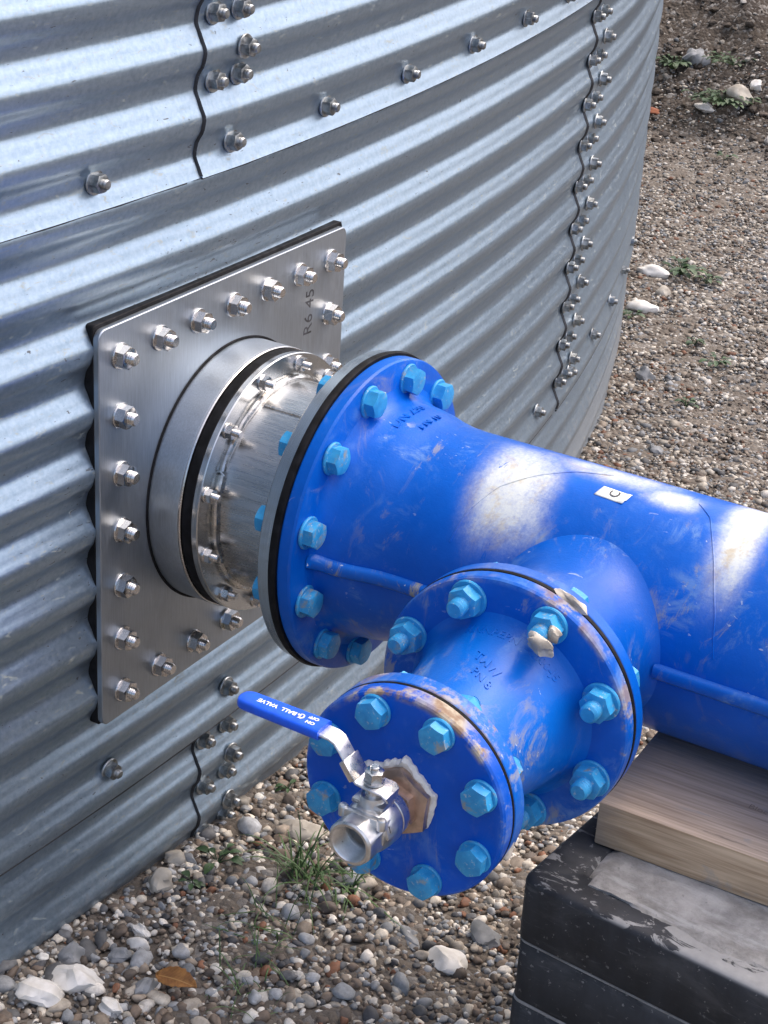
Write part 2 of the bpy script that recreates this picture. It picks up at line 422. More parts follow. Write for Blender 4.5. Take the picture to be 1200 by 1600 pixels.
# ------------------------------------------------------------------ ground shape
RT = 6.60; TX = -6.607                     # tank crest radius and axis
def ground_z(x, y):
    x = np.asarray(x, float); y = np.asarray(y, float)
    z = -.571 - .058 * np.clip(y - .05, -.6, 2.0) - .004 * np.clip(y - 2, 0, 60)
    z = z + .012 * np.sin(3.1 * x + 1.3 * y + .5) * np.sin(2.3 * y - 1.1 * x) + .004 * np.sin(11 * x + 3) * np.sin(13 * y)
    foot = 4.75 + .18 * (x + 1.2) + .12 * np.sin(2.1 * x)
    t = np.clip(y - foot, 0, 9)
    bank = .46 * np.minimum(t, 1.0) + .95 * np.clip(t - 1.0, 0, 1.0) + .25 * np.clip(t - 2.0, 0, 2)
    rough = .05 * np.sin(5.3 * x + 1) * np.sin(4.1 * y) + .035 * np.sin(11.7 * x + 2 * y) * np.sin(9.3 * y + 1) + .02 * np.sin(23 * x) * np.sin(19 * y + x * 5)
    # heap of clods at the right hand end of the bank foot
    heap = .20 * np.exp(-(((x + .55) / .38) ** 2 + ((y - 5.05) / .45) ** 2))
    return z + bank + rough * np.clip(t * 1.5, 0, 1) + heap
def axis_pts(segs):
    out = []
    for a, b, s in segs: out += list(np.arange(a, b, s))
    out.append(segs[-1][1]); return np.array(out)
gx = axis_pts([(-120, -12, 9), (-12, -2.6, .4), (-2.6, 2.2, .03), (2.2, 8, .4), (8, 120, 9)])
gy = axis_pts([(-120, -8, 9), (-8, -1, .4), (-1, 8, .03), (8, 12, .4), (12, 120, 9)])
X, Y = np.meshgrid(gx, gy); Z = ground_z(X, Y)
soil_n = rng.normal(0, .003, Z.shape) + rng.normal(0, .012, Z.shape) * (Y > 4.8)
Z = Z + soil_n * ((np.abs(X) < 2.7) & (Y > -1.1) & (Y < 8.1))
nx_, ny_ = len(gx), len(gy)
idx = np.arange(nx_ * ny_).reshape(ny_, nx_)
gf = np.stack([idx[:-1, :-1], idx[:-1, 1:], idx[1:, 1:], idx[1:, :-1]], -1).reshape(-1, 4)
def np_mesh(name, V, Fa, mat, smooth=True, tint=None):
    me = bpy.data.meshes.new(name); k = Fa.shape[1]
    me.vertices.add(len(V)); me.vertices.foreach_set('co', np.ascontiguousarray(V, np.float32).ravel())
    me.loops.add(Fa.size); me.loops.foreach_set('vertex_index', np.ascontiguousarray(Fa, np.int32).ravel())
    me.polygons.add(len(Fa)); me.polygons.foreach_set('loop_start', np.arange(0, Fa.size, k, dtype=np.int32))
    me.polygons.foreach_set('use_smooth', np.full(len(Fa), smooth))
    me.update(calc_edges=True); me.validate()
    if tint is not None:
        a = me.attributes.new('tint', 'FLOAT_COLOR', 'POINT')
        a.data.foreach_set('color', np.concatenate([tint, np.ones((len(tint), 1))], 1).astype(np.float32).ravel())
    me.materials.append(mat); return link(bpy.data.objects.new(name, me))
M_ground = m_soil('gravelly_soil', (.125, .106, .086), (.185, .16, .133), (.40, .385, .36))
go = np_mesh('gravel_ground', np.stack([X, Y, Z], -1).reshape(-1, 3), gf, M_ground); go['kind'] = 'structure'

# ------------------------------------------------------------------ gravel (stuff)
def ico(sub):
    bm = bmesh.new(); bmesh.ops.create_icosphere(bm, subdivisions=sub, radius=1)
    V = np.array([v.co[:] for v in bm.verts]); bm.verts.index_update()
    F = np.array([[v.index for v in f.verts] for f in bm.faces]); bm.free(); return V, F
PAL = np.array([(.165, .130, .102), (.12, .10, .083), (.22, .175, .135), (.30, .255, .205), (.41, .375, .32), (.70, .68, .63),
                (.62, .58, .50), (.075, .078, .085), (.13, .135, .14), (.22, .24, .26), (.36, .38, .40), (.22, .105, .06), (.33, .31, .27)])
PW = np.array([.11, .09, .09, .09, .085, .115, .085, .06, .075, .08, .07, .03, .06]); PW /= PW.sum()
def pebble_templates(sub, k):
    V, F = ico(sub); out = []
    for _ in range(k):
        P = V.copy()
        for _ in range(9):                                   # flattened facets
            d = rng.normal(size=3); d /= np.linalg.norm(d); h = rng.uniform(.55, .92)
            s = P @ d; P = P - np.outer(np.clip(s - h, 0, None), d)
        P = P * (1 + .10 * rng.normal(size=(len(P), 1)) * (.6 if sub > 1 else 1))
        P = P * np.array([rng.uniform(.9, 1.35), rng.uniform(.75, 1.05), rng.uniform(.5, .8)])
        out.append(P)
    return out, F
def scatter(name, xy, size, sub, mat, lift=.25, smooth=True, pal=PAL, pw=PW, dim=1.0):
    T, F = pebble_templates(sub, 24); n = len(xy); nv = len(T[0])
    T = np.array(T); which = rng.integers(0, len(T), n)
    P = T[which] * size[:, None, None]
    az = rng.uniform(0, 2 * PI, n); tl = rng.normal(0, .45, n); c, s = np.cos(az), np.sin(az); ct, st = np.cos(tl), np.sin(tl)
    y = P[:, :, 1] * ct[:, None] - P[:, :, 2] * st[:, None]; z = P[:, :, 1] * st[:, None] + P[:, :, 2] * ct[:, None]
    x = P[:, :, 0]
    Q = np.stack([x * c[:, None] - y * s[:, None], x * s[:, None] + y * c[:, None], z], -1)
    base = ground_z(xy[:, 0], xy[:, 1]) + size * lift * rng.uniform(.2, 1.6, n)
    Q += np.stack([xy[:, 0], xy[:, 1], base], -1)[:, None, :]
    col = pal[rng.choice(len(pal), n, p=pw)] * rng.uniform(.85, 1.3, (n, 1)) * dim
    tint = np.repeat(np.clip(col, 0, .85), nv, 0)
    Fa = (F[None] + (np.arange(n) * nv)[:, None, None]).reshape(-1, 3)
    o = np_mesh(name, Q.reshape(-1, 3), Fa, mat, smooth, tint); o['kind'] = 'stuff'; return o
def outside_tank(xy, m=.0): return np.hypot(xy[:, 0] - TX, xy[:, 1]) > RT - .01 + m
M_peb = m_attr('pebbles', .72, 120)
n = 62000
xy = np.stack([rng.uniform(-.35, 1.35, n), rng.uniform(-1.0, .95, n)], 1)
xy = xy[outside_tank(xy)]
sz = np.clip(rng.lognormal(math.log(.0042), .42, len(xy)), .0024, .015)
pk = PW.copy(); 
g = scatter('gravel', xy, sz, 2, M_peb, dim=.98)
# larger loose stones by the tank foot at the bottom left and along the wall
n = 520
xy = np.stack([rng.uniform(-.05, .62, n), rng.uniform(-.75, .20, n)], 1); xy = xy[outside_tank(xy)]
dl = np.hypot((xy[:, 0] - .10) / .30, (xy[:, 1] + .36) / .20); xy = xy[rng.random(len(xy)) < np.clip(1.25 - dl, .10, 1)]
sz = np.clip(rng.lognormal(math.log(.0108), .28, len(xy)), .007, .019)
LPW = np.array([.05, .04, .05, .06, .08, .22, .10, .05, .08, .12, .11, .02, .02]); LPW /= LPW.sum()
g = scatter('gravel', xy, sz, 2, M_peb, .35, True, PAL, LPW, 1.08)
n = 105000
y = rng.uniform(.95, 5.2, n); xe = -.02 - y ** 2 / 13.2
xy = np.stack([xe + rng.uniform(-.05, 1.9, n) * np.clip(.45 + .10 * y, 0, 1), y], 1)
xy = xy[outside_tank(xy)]
pn = np.sin(xy[:, 0] * 3.1 + xy[:, 1] * 1.7) * np.sin(xy[:, 1] * 2.6 - xy[:, 0] * 1.9 + 1) + .5 * np.sin(xy[:, 0] * 9 + 2) * np.sin(xy[:, 1] * 8)
dens = np.clip(1.15 - (xy[:, 1] - 3.6) * .55, .15, 1) * np.clip(.80 + .45 * pn, .22, 1); xy = xy[rng.random(len(xy)) < dens]
sz = np.clip(rng.lognormal(math.log(.0052), .38, len(xy)), .0026, .016)
g = scatter('gravel', xy, sz, 1, M_peb, .12, True, PAL, PW, .70)
n = 5200
xy = np.stack([rng.uniform(-2.6, .8, n), rng.uniform(4.5, 7.6, n)], 1); xy = xy[outside_tank(xy)]
sz = np.clip(rng.lognormal(math.log(.009), .55, len(xy)), .003, .028)
PALB = np.array([(.055, .043, .032), (.08, .064, .048), (.045, .037, .03), (.20, .19, .17), (.42, .40, .37)])  # rubble tones darkened to carry the same painted shade as the bank
g = scatter('bank_rubble', xy, sz, 2, M_peb, .1, False, PALB, np.array([.34, .3, .22, .09, .05]))

# ------------------------------------------------------------------ corrugated tank
PITCH = .0770; AMP = .0068; CREST = .546
tank = thing('corrugated_tank', 'large round galvanised corrugated steel tank with bolted sheet seams', 'tank', (TX, 0, -.6))
TO = Vector((TX, 0, -.6))
def tank_pt(s, z, off=0.0):
    r = RT - AMP + AMP * math.cos(2 * PI * (z - CREST) / PITCH) + off
    r += .00042 * math.sin(8 * PI * (z - CREST) / PITCH)
    th = s / RT
    k = min(max(s, 0), 2.6)                    # the hoops are not dead level: they spread a little to the right
    return Vector((TX + r * math.cos(th), r * math.sin(th), z * (1 + .025 * k) + .004 * k))
def tank_n(s): return Vector((math.cos(s / RT), math.sin(s / RT), 0))
def sheet(s0, s1, z0, z1, off):
    fine0, fine1 = -1.4, 3.4
    cols = [s0]
    s = s0
    while s < s1 - 1e-6:
        s = min(s1, s + (.04 if fine0 <= s <= fine1 else .25)); cols.append(s)
    rows = list(np.linspace(z0, z1, max(2, int((z1 - z0) / PITCH * 24))))
    cols2 = [(cols[0], off - .003)] + [(c, off) for c in cols] + [(cols[-1], off - .003)]
    rows2 = [(rows[0], -.003)] + [(r, 0) for r in rows] + [(rows[-1], -.003)]
    V = []; U = []; F = []; nc = len(cols2)
    for z, dz in rows2:
        for c, o in cols2:
            V.append(tank_pt(c, z, min(o, off + dz)) - TO); U.append((c + off * 31, z + off * 17))
    for j in range(len(rows2) - 1):
        for i in range(nc - 1):
            F.append((j * nc + i, j * nc + i + 1, (j + 1) * nc + i + 1, (j + 1) * nc + i))
    return mesh_obj('wall_sheet', V, F, MG, tank, 50, U)
SL, SR, SU = -.045, 1.335, -.074
sheet(-6.5, SL + .14, -.95, -.30, -.006); sheet(SL, 6.5, -.95, -.30, -.003)
sheet(-6.5, SR + .14, -.390, .47, 0.0); sheet(SR, 6.5, -.390, .47, .003)
sheet(-6.5, SU + .14, .402, 2.3, .006); sheet(SU, 6.5, .402, 2.3, .009)
def strip(s, z0, z1, off, wd=.0012):
    V = []; F = []; zs = np.arange(z0, z1, PITCH / 14); 
    for k, z in enumerate(zs):
        j = .0004 * math.sin(k * .37)
        for (ds, o) in ((-wd * 2.0 + j, off - .004), (-wd * 1.3 + j, off + .0012), (wd * .5, off + .0038), (wd * .8, off + .0005)):
            V.append(tank_pt(s + ds, z, o) - TO)
    for j in range(len(zs) - 1):
        for i in range(3): F.append((j * 4 + i, j * 4 + i + 1, (j + 1) * 4 + i + 1, (j + 1) * 4 + i))
    return mesh_obj('sealant_or_gap_shade', V, F, M_seal_shade, tank, 60)
strip(SU, .404, 1.4, .006); strip(SR, -.387, .402, 0.0, .0026); strip(SL, -.62, -.392, -.006)
def lap_shade_strip(s0, s1, z, off):  # dark bead below a lap edge, standing in for the gap's shadow
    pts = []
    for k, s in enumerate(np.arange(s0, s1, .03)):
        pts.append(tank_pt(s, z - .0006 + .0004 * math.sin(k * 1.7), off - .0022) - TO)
    return mesh_obj('sealant_or_gap_shade', *tube(pts, .0017, 6), M_seal_shade, tank, 60)
lap_shade_strip(-1.3, SU, .402, .006); lap_shade_strip(SU, 3.3, .402, .009)
lap_shade_strip(-1.3, SR, -.3912, .0012); lap_shade_strip(SR, 3.3, -.3912, .0042)
# bolts of the tank: stud > nut, washer
me_w = mesh_obj('washer', *lathe([(0, .006), (0, .0145), (.0018, .0150), (.003, .0142), (.003, .006)], n=28), M_zinc)
me_n = mesh_obj('nut', *hexring(.0098, .0105, .003), M_zinc, smooth=30)
me_s = mesh_obj('bolt', *stud(.0060, 0, .0205), M_zinc)
def tank_bolt(s, z, off):
    P = tank_pt(s, z, off + .0005); Mx = basis(P - TO, tank_n(s), random.uniform(0, PI))
    tilt = Matrix.Rotation(random.gauss(0, .03), 4, 'X')
    b = me_s.copy(); link(b); b.parent = tank; b.matrix_local = Mx @ tilt
    for q in (me_n, me_w):
        c = q.copy(); link(c); c.parent = b; c.matrix_local = Matrix.Identity(4)
valley = lambda k: CREST - PITCH * (k + .5) + .004
for k in range(-3, 20):
    zv, zc = valley(k), CREST - PITCH * k
    for s0, off, lo, hi in ((SU + .007, .009, .485, 1.0), (SR - .012, .003, -.37, .405), (SL, -.003, -.575, -.41)):
        for z, ds in ((zv, .020), (zv, .072), (zc, .068)):
            if lo < z < hi: tank_bolt(s0 + ds + random.gauss(0, .0015), z + random.gauss(0, .001), off)
zb_u, zb_l = .432, -.348
for i in range(-3, 8):
    s = -.018 + .2255 * i - (.008 if i < 0 else 0)
    tank_bolt(s + (.0 if i else .012), zb_u, .006 if s < SU else .009)
    s = .022 + .2370 * i - (.016 if i < 0 else 0)
    tank_bolt(s, zb_l, .0 if s < SR else .003)
for i in range(8, 11): tank_bolt(.022 + .2370 * i, zb_l, .003)
for q in (me_w, me_n, me_s): bpy.data.objects.remove(q)

# ------------------------------------------------------------------ nozzle plate and spigot
noz = thing('flanged_nozzle', 'square brushed stainless plate on the tank with round spigot and ring of nuts', 'nozzle', (-.005, 0, -.262))
NO = Vector((-.005, 0, -.262))
def rrect(y0, y1, z0, z1, r, n=6):
    P = []
    for cy_, cz_, a0 in ((y1 - r, z1 - r, 0), (y0 + r, z1 - r, 90), (y0 + r, z0 + r, 180), (y1 - r, z0 + r, 270)):
        for i in range(n + 1):
            a = R_(a0 + 90 * i / n); P.append((cy_ + r * math.cos(a), cz_ + r * math.sin(a)))
    return P
def slab(poly, x0, x1, org, bev=.001):
    def ins(d):
        c = (sum(p[0] for p in poly) / len(poly), sum(p[1] for p in poly) / len(poly))
        return [(p[0] - math.copysign(d, p[0] - c[0]), p[1] - math.copysign(d, p[1] - c[1])) for p in poly]
    V = []; F = []; n = len(poly)
    for x, pl in ((x0, poly), (x1 - bev, poly), (x1, ins(bev))):
        V += [Vector((x, a, b)) - org for a, b in pl]
    for j in range(2):
        for i in range(n):
            q = (i + 1) % n; F.append((j * n + i, j * n + q, (j + 1) * n + q, (j + 1) * n + i))
    F.append(tuple(range(n - 1, -1, -1))); F.append(tuple(2 * n + i for i in range(n)))
    return V, F
mesh_obj('plate', *slab(rrect(-.263, .2625, -.262, .264, .012), -.0125, -.005, NO), M_plate, noz)
mesh_obj('rubber_backing', *slab(rrect(-.2638, .2632, -.2622, .2690, .006), -.075, -.0128, NO), M_rub, noz)
L = lambda prof, n=96, o=NO, ax=(1, 0, 0), org=(0, 0, 0), closed=True: lathe(prof, ax, Vector(org) - o, n, closed)
mesh_obj('collar_seal', *L([(-.0052, .160), (-.0052, .1765), (-.0035, .1755), (-.0035, .160)]), M_rub, noz)
mesh_obj('collar', *L([(-.005, .150), (-.005, .1730), (.038, .1730), (.0405, .1722), (.0408, .1700), (.0408, .150)]), M_plate, noz)
mesh_obj('weld_bead', *L([(.0402, .1700), (.0402, .1728), (.0425, .1732), (.0440, .1722), (.0440, .1700)]), M_ssb, noz)
mesh_obj('rubber_ring', *L([(.0435, .14), (.0435, .1690), (.046, .1712), (.058, .1712), (.0605, .1690), (.0605, .14)]), M_rub, noz)
mesh_obj('clamp_ring', *L([(.060, .136), (.060, .1712), (.0675, .1716), (.0688, .1705), (.0690, .136)]), M_turn, noz)
mesh_obj('spigot', *L([(.06, .128), (.06, .1375), (.182, .1375), (.182, .128)]), M_ss, noz)
# wavy weld where the spigot meets the clamp ring, and a longitudinal seam
pts = [Vector((.0722 + .0006 * math.sin(a * 17), -.1395 * math.sin(a), .1395 * math.cos(a))) - NO for a in np.linspace(0, 2 * PI, 200)]
mesh_obj('weld_bead', *tube(pts, .0048, 10), M_weld, noz)
pts = [Vector((x, -.1375 * math.sin(R_(22)) - .0006 * math.sin(x * 900), .1375 * math.cos(R_(22)))) - NO for x in np.linspace(.082, .178, 40)]
mesh_obj('weld_bead', *tube(pts, .0028, 6), M_weld, noz)
mesh_obj('flange', *L([(.1765, .130), (.1765, .199), (.1780, .2005), (.1925, .2005), (.1940, .199), (.1940, .130)], 128), M_turn, noz)
def bolt_set(w_r, w_t, ap, h, r, length, mat, head=False, flangehead=False):
    """returns template objects: nut or head, washer, stud end, all along +z from the face"""
    ws = mesh_obj('washer', *lathe([(0, r), (0, w_r), (w_t * .6, w_r * 1.01), (w_t, w_r * .96), (w_t, r)], n=32), mat)
    hd = mesh_obj('bolt' if head else 'nut', *hexring(ap, h, w_t), mat, smooth=30)
    st = None if head else mesh_obj('bolt', *stud(r, 0, length, 20), mat)
    return ws, hd, st
def place(tpl, root, org, P, axis, spin=None):
    ws, hd, st = tpl; Mx = basis(Vector(P) - org, axis, random.uniform(0, PI) if spin is None else spin)
    main = st or hd
    b = main.copy(); link(b); b.parent = root; b.matrix_local = Mx
    for q in ((hd, ws) if st else (ws,)):
        c = q.copy(); link(c); c.parent = b; c.matrix_local = Matrix.Identity(4)
    return b
def drop(tpl):
    for q in tpl:
        if q: bpy.data.objects.remove(q)
tp = bolt_set(.0158, .0028, .0122, .0120, .0078, .0240, M_ssb)
sp_ = .0748
for i in range(7):
    for j in range(7):
        if i in (0, 6) or j in (0, 6):
            place(tp, noz, NO, (-.005, (i - 3) * sp_, (j - 3) * sp_), (1, 0, 0))
drop(tp)
tp = bolt_set(.0105, .002, .0082, .0078, .0048, .019, M_ssb)
for k in range(12):
    a = R_(15 + 30 * k); place(tp, noz, NO, (.069, -.1575 * math.sin(a), .1575 * math.cos(a)), (1, 0, 0))
drop(tp)
# marker writing on the plate, reading upwards
tx, tf = text_vf('R6  45', .0225, .00012, -.0003)
Mx = Matrix(((0, 0, 1, 0), (-1, 0, 0, 0), (0, 1, 0, 0), (0, 0, 0, 1))).transposed()
def text_on(name, body, size, centre, xdir, updir, mat, parent, org, depth=.0005, bold=0, bend=None):
    v, f = text_vf(body, size, depth, bold)
    xd, ud = Vector(xdir).normalized(), Vector(updir).normalized(); nd = xd.cross(ud)
    V = []
    for p in v:
        q = Vector(centre) + xd * p.x + ud * p.y + nd * p.z if bend is None else bend(p)
        V.append(q - org)
    return mesh_obj(name, V, f, mat, parent, 30)
text_on('marker_writing', 'R6 45', .0275, (-.0049, .1765, .165), (0, .05, 1), (0, -1, .05), M_ink, noz, NO, .00012, .0)

# ------------------------------------------------------------------ tee pipe
TE = Vector((.55, 0, 0)); XB = .5516
tee = thing('pipe_tee', 'long blue coated pipe tee with white overspray on top, lying on the timber', 'pipe', TE)
PATCH = [(.424 - TE.x, .050, R_(26), R_(36), 0.016, 1.0), (.520 - TE.x, .085, R_(-8), R_(13), 0, .72),
         (.600 - TE.x, .034, R_(1), R_(10), 0, .9), (.690 - TE.x, .027, R_(10), R_(44), .012, 1.0), (.80 - TE.x, .05, R_(-10), R_(14), 0, .8)]
M_pipe = m_blue('blue_epoxy_pipe', patches=PATCH, scuff=.8)
M_bf = m_blue('blue_epoxy_flange', scuff=.5, seed=3.0)
PR = .137
LT = lambda prof, n=128, closed=True: lathe(prof, (1, 0, 0), (-TE.x, 0, 0), n, closed)
mesh_obj('barrel', *LT([(.21, .127), (.2245, .168), (.2275, .160), (.233, .1545), (.245, .1505), (.262, .1480), (.278, .1455), (.292, .1415), (.308, .1385), (.33, PR), (.40, PR), (.46, PR), (.52, PR), (.58, PR), (.64, PR), (.70, PR), (.76, PR), (.82, PR),
                         (.86, .141), (.875, .16), (.89, .127)], 160), M_pipe, tee, 40)
mesh_obj('flange', *LT([(.2035, .120), (.2035, .1985), (.2055, .2000), (.2190, .2000), (.2222, .1985), (.2250, .1880), (.2250, .120)], 160), M_bf, tee, 25)
mesh_obj('flange', *LT([(.875, .120), (.875, .1985), (.877, .2), (.893, .2), (.895, .1985), (.895, .120)], 128), M_bf, tee, 25)
mesh_obj('barrel', *LT([(.896, .11), (.896, .150), (.93, PR), (1.2, PR), (1.6, PR), (2.4, PR), (2.4, .125), (1.0, .12)], 96), M_pipe, tee, 40)
mesh_obj('gasket', *LT([(.1938, .13), (.1938, .2030), (.1985, .2045), (.2037, .2030), (.2037, .13)], 128), M_rub, tee)
# branch with a cast fillet onto the barrel
V = []; F = []; nphi = 96; ts = 14
rn = .0905; ro_ = .1165
def pipe_y(z): return -math.sqrt(max(1e-6, PR * PR - z * z))
rows = []
for i in range(nphi):
    ph = 2 * PI * i / nphi; c, s = math.cos(ph), math.sin(ph)
    row = []
    row.append((rn * 1.12, -.262)); row.append((rn * 1.10, -.2575)); row.append((rn * 1.04, -.249)); row.append((rn, -.236))
    p0 = (rn, min(-.185, pipe_y(rn * c) - .028)); p1 = (rn, pipe_y(rn * c)); p2 = (ro_, pipe_y(ro_ * c) + .002)
    for k in range(ts + 1):
        t = k / ts
        r = (1 - t) ** 2 * p0[0] + 2 * t * (1 - t) * p1[0] + t * t * p2[0]
        y = (1 - t) ** 2 * p0[1] + 2 * t * (1 - t) * p1[1] + t * t * p2[1]
        row.append((r, y))
    rows.append([Vector((XB + r * s, y, r * c)) - TE for r, y in row])
mr = len(rows[0])
for row in rows: V += row
for i in range(nphi):
    q = (i + 1) % nphi
    for k in range(mr - 1): F.append((i * mr + k, i * mr + k + 1, q * mr + k + 1, q * mr + k))
M_br = m_blue('blue_epoxy_branch', scuff=.7, seed=9.0, patches=[(XB - TE.x - .02, .05, R_(74), R_(14), 0, .5)])
mesh_obj('branch_neck', V, F, M_br, tee, 60)
YD = (0, -1, 0)
BR = lambda prof, n=128, closed=True, o=TE: lathe(prof, YD, Vector((XB, 0, 0)) - o, n, closed)
mesh_obj('flange', *BR([(.2585, .08), (.2585, .141), (.2605, .1425), (.2745, .1425), (.2765, .141), (.2765, .08)]), M_br, tee, 25)
M_ribm = m_blue('blue_epoxy_rib', col=(.004, .12, .56), scuff=1.9, seed=21.0)
# casting ribs at mid height
def barrel_r(x): return float(np.interp(x, [.2275, .233, .245, .262, .278, .292, .308, .33], [.160, .1545, .1505, .148, .1455, .1415, .1385, PR]))
def rib(x0, x1):
    V = []; F = []
    for x in np.linspace(x0, x1, 40):
        e = max(0, (x0 + .03 - x) / .03) if x0 < .4 else 0
        h = .0080 + .004 * e ** 2; zc = .006 * e ** 2
        for dy, dz in ((.02, -.0095), (-h * .6, -.0085), (-h, -.0050), (-h, .0050), (-h * .6, .0085), (.02, .0095)):
            V.append(Vector((x, -barrel_r(x) + dy, dz + zc)) - TE)
    for j in range(39):
        for i in range(5): F.append((j * 6 + i, j * 6 + i + 1, (j + 1) * 6 + i + 1, (j + 1) * 6 + i))
    F.append(tuple(range(6))); F.append(tuple(39 * 6 + i for i in range(5, -1, -1)))
    return mesh_obj('casting_rib', V, F, M_ribm, tee, 50)
rib(.226, .440); rib(.655, .862)
# faint ring lines where coats meet
def coat_line(pts, r=.0009):
    P = [];
    for t in np.linspace(0, len(pts) - 1, 50):
        i = min(int(t), len(pts) - 2); k = t - i
        x = pts[i][0] * (1 - k) + pts[i + 1][0] * k; a = R_(pts[i][1] * (1 - k) + pts[i + 1][1] * k)
        P.append(Vector((x, -(PR + .0001) * math.sin(a), (PR + .0001) * math.cos(a))) - TE)
    return mesh_obj('coating_line', *tube(P, r, 6), M_pipe, tee)
coat_line([(.629, -2), (.652, 8), (.683, 34), (.705, 57), (.716, 76)])
coat_line([(.386, 62), (.389, 55), (.395, 44), (.414, 28), (.446, 14), (.481, 2), (.52, -6)], .0011)
# bolts: heads on the blue flange, heads behind the steel one
tp = bolt_set(.0200, .0032, .0150, .0135, .010, .03, M_bolt, True)
for k in range(12):
    a = R_(15 + 30 * k)
    place(tp, tee, TE, (.225, -.175 * math.sin(a), .175 * math.cos(a)), (1, 0, 0))
    place(tp, tee, TE, (.1765, -.175 * math.sin(a), .175 * math.cos(a)), (-1, 0, 0))
drop(tp)
# cast lettering on the shoulder
def bend_top(cx_, phi0, rr):
    def f(p): # text runs round the pipe (towards +Y), letters' up = -X
        a = R_(phi0) - p.x / rr
        return Vector((cx_ - p.y, -(rr + p.z) * math.sin(a), (rr + p.z) * math.cos(a)))
    return f
text_on('cast_lettering', 'DN 250', .021, (0, 0, 0), (0, 1, 0), (-1, 0, 0), M_pipe, tee, TE, .0008, .0004, bend_top(.256, 2, .1487))
text_on('cast_lettering', 'PN 10', .019, (0, 0, 0), (0, 1, 0), (-1, 0, 0), M_pipe, tee, TE, .0008, .0004, bend_top(.281, -1, .1445))
def bend_neck(p):
    a = R_(26) + p.x / rn
    return Vector((XB + (rn + p.z) * math.sin(a), -.218 + p.y, (rn + p.z) * math.cos(a)))
text_on('cast_lettering', 'DN 150', .016, (0, 0, 0), (1, 0, 0), (0, 1, 0), M_br, tee, TE, .0010, .0003, bend_neck)
# paper label with a big dark letter, turned up at one corner
V = []; F = []
nx2, na = 10, 6
for i in range(nx2 + 1):
    for j in range(na + 1):
        u_, v_ = i / nx2, j / na
        x = .521 + .036 * u_ + .0035 * (v_ - .5); a = R_(15.5 - 8.0 * v_ + (1.2 * u_))
        lift = .0006 + .004 * max(0, u_ - .75) * (1 - v_)
        if u_ > .85: a -= R_(1.2 * math.sin(v_ * 9))
        V.append(Vector((x, -(PR + lift) * math.sin(a), (PR + lift) * math.cos(a))) - TE)
for i in range(nx2):
    for j in range(na): F.append((i * (na + 1) + j, (i + 1) * (na + 1) + j, (i + 1) * (na + 1) + j + 1, i * (na + 1) + j + 1))
stk = mesh_obj('paper_label', V, F, M_paper, tee)
sm = stk.modifiers.new('thickness', 'SOLIDIFY'); sm.thickness = .0004
def bend_lab(p):
    # letter lies on its side: up of the letter = -X
    a = R_(11.6) - p.x / PR
    return Vector((.541 - p.y, -(PR + .0013 + p.z) * math.sin(a), (PR + .0013 + p.z) * math.cos(a)))
o = text_on('printed_letter', 'C', .017, (0, 0, 0), (0, 1, 0), (-1, 0, 0), M_ink, stk, TE, .0001, .0001, bend_lab)

# ------------------------------------------------------------------ reducer
RE = Vector((XB, -.30, 0))
red = thing('flanged_reducer', 'short blue flanged reducer with mud chipped rims bolted to the tee branch', 'pipe fitting', RE)
M_rf = m_blue('blue_epoxy_big_rim', col=(.0004, .102, .54), axis='Y', rim=(.1355, .1412, .75), scuff=.9, seed=0)
M_rb = m_blue('blue_epoxy_reducer', col=(.0006, .126, .58), scuff=1.15)
M_rs = m_blue('blue_epoxy_small_rim', col=(.0006, .114, .55), axis='Y', rim=(.1050, .1095, .7), scuff=1.0)
BE = lambda prof, n=128, closed=True: lathe(prof, YD, Vector((XB, 0, 0)) - RE, n, closed)
mesh_obj('gasket', *BE([(.2763, .08), (.2763, .1425), (.2788, .1432), (.2812, .1425), (.2812, .08)]), M_rub, red)
mesh_obj('flange', *BE([(.2810, .07), (.2810, .1405), (.2830, .1425), (.2960, .1425), (.2990, .1410), (.3010, .1365), (.3010, .07)]), M_rf, red, 25)
mesh_obj('body', *BE([(.2995, .07), (.3005, .1060), (.304, .1000), (.309, .0960), (.317, .0925), (.33, .0893), (.35, .0855), (.375, .0810), (.40, .0765), (.42, .0735), (.437, .0722), (.447, .0730), (.455, .0760), (.4600, .0810), (.4605, .05)]), M_rb, red, 45)
mesh_obj('flange', *BE([(.4590, .05), (.4590, .1085), (.4605, .1100), (.4775, .1100), (.4790, .1090), (.4790, .05)]), M_rs, red, 25)
tp = bolt_set(.0205, .0034, .0152, .0145, .0100, .033, M_bolt)
tp2 = bolt_set(.0205, .0034, .0152, .0135, .0100, .033, M_bolt, True)
me3 = bolt_set(.0170, .003, .0130, .0120, .0078, .026, M_bolt)
rb = []
for k in range(8):
    a = R_(22.5 + 45 * k)
    rb.append(place(tp, red, RE, (XB - .120 * math.sin(a), -.301, .120 * math.cos(a)), YD))
    place(tp2, red, RE, (XB - .120 * math.sin(a), -.2585, .120 * math.cos(a)), (0, 1, 0))
    place(me3, red, RE, (XB - .090 * math.sin(a), -.4590, .090 * math.cos(a)), (0, 1, 0))
drop(tp); drop(tp2); drop(me3)
def rad_red(y):
    ys = [.3005, .304, .309, .317, .33, .35, .375, .40, .42]; rs = [.106, .1, .096, .0925, .0893, .0855, .0810, .0765, .0735]
    return float(np.interp(y, ys, rs))
def bend_red(y0, a0):
    def f(p):
        yy = y0 - p.y; r = rad_red(yy) + p.z
        a = R_(a0) + p.x / rad_red(y0)
        return Vector((XB + r * math.sin(a), -yy, r * math.cos(a)))
    return f
text_on('cast_lettering', 'KNNPEPN  -OI00-J5', .0135, (0, 0, 0), (1, 0, 0), (0, 1, 0), M_rb, red, RE, .0006, .0002, bend_red(.318, 12))
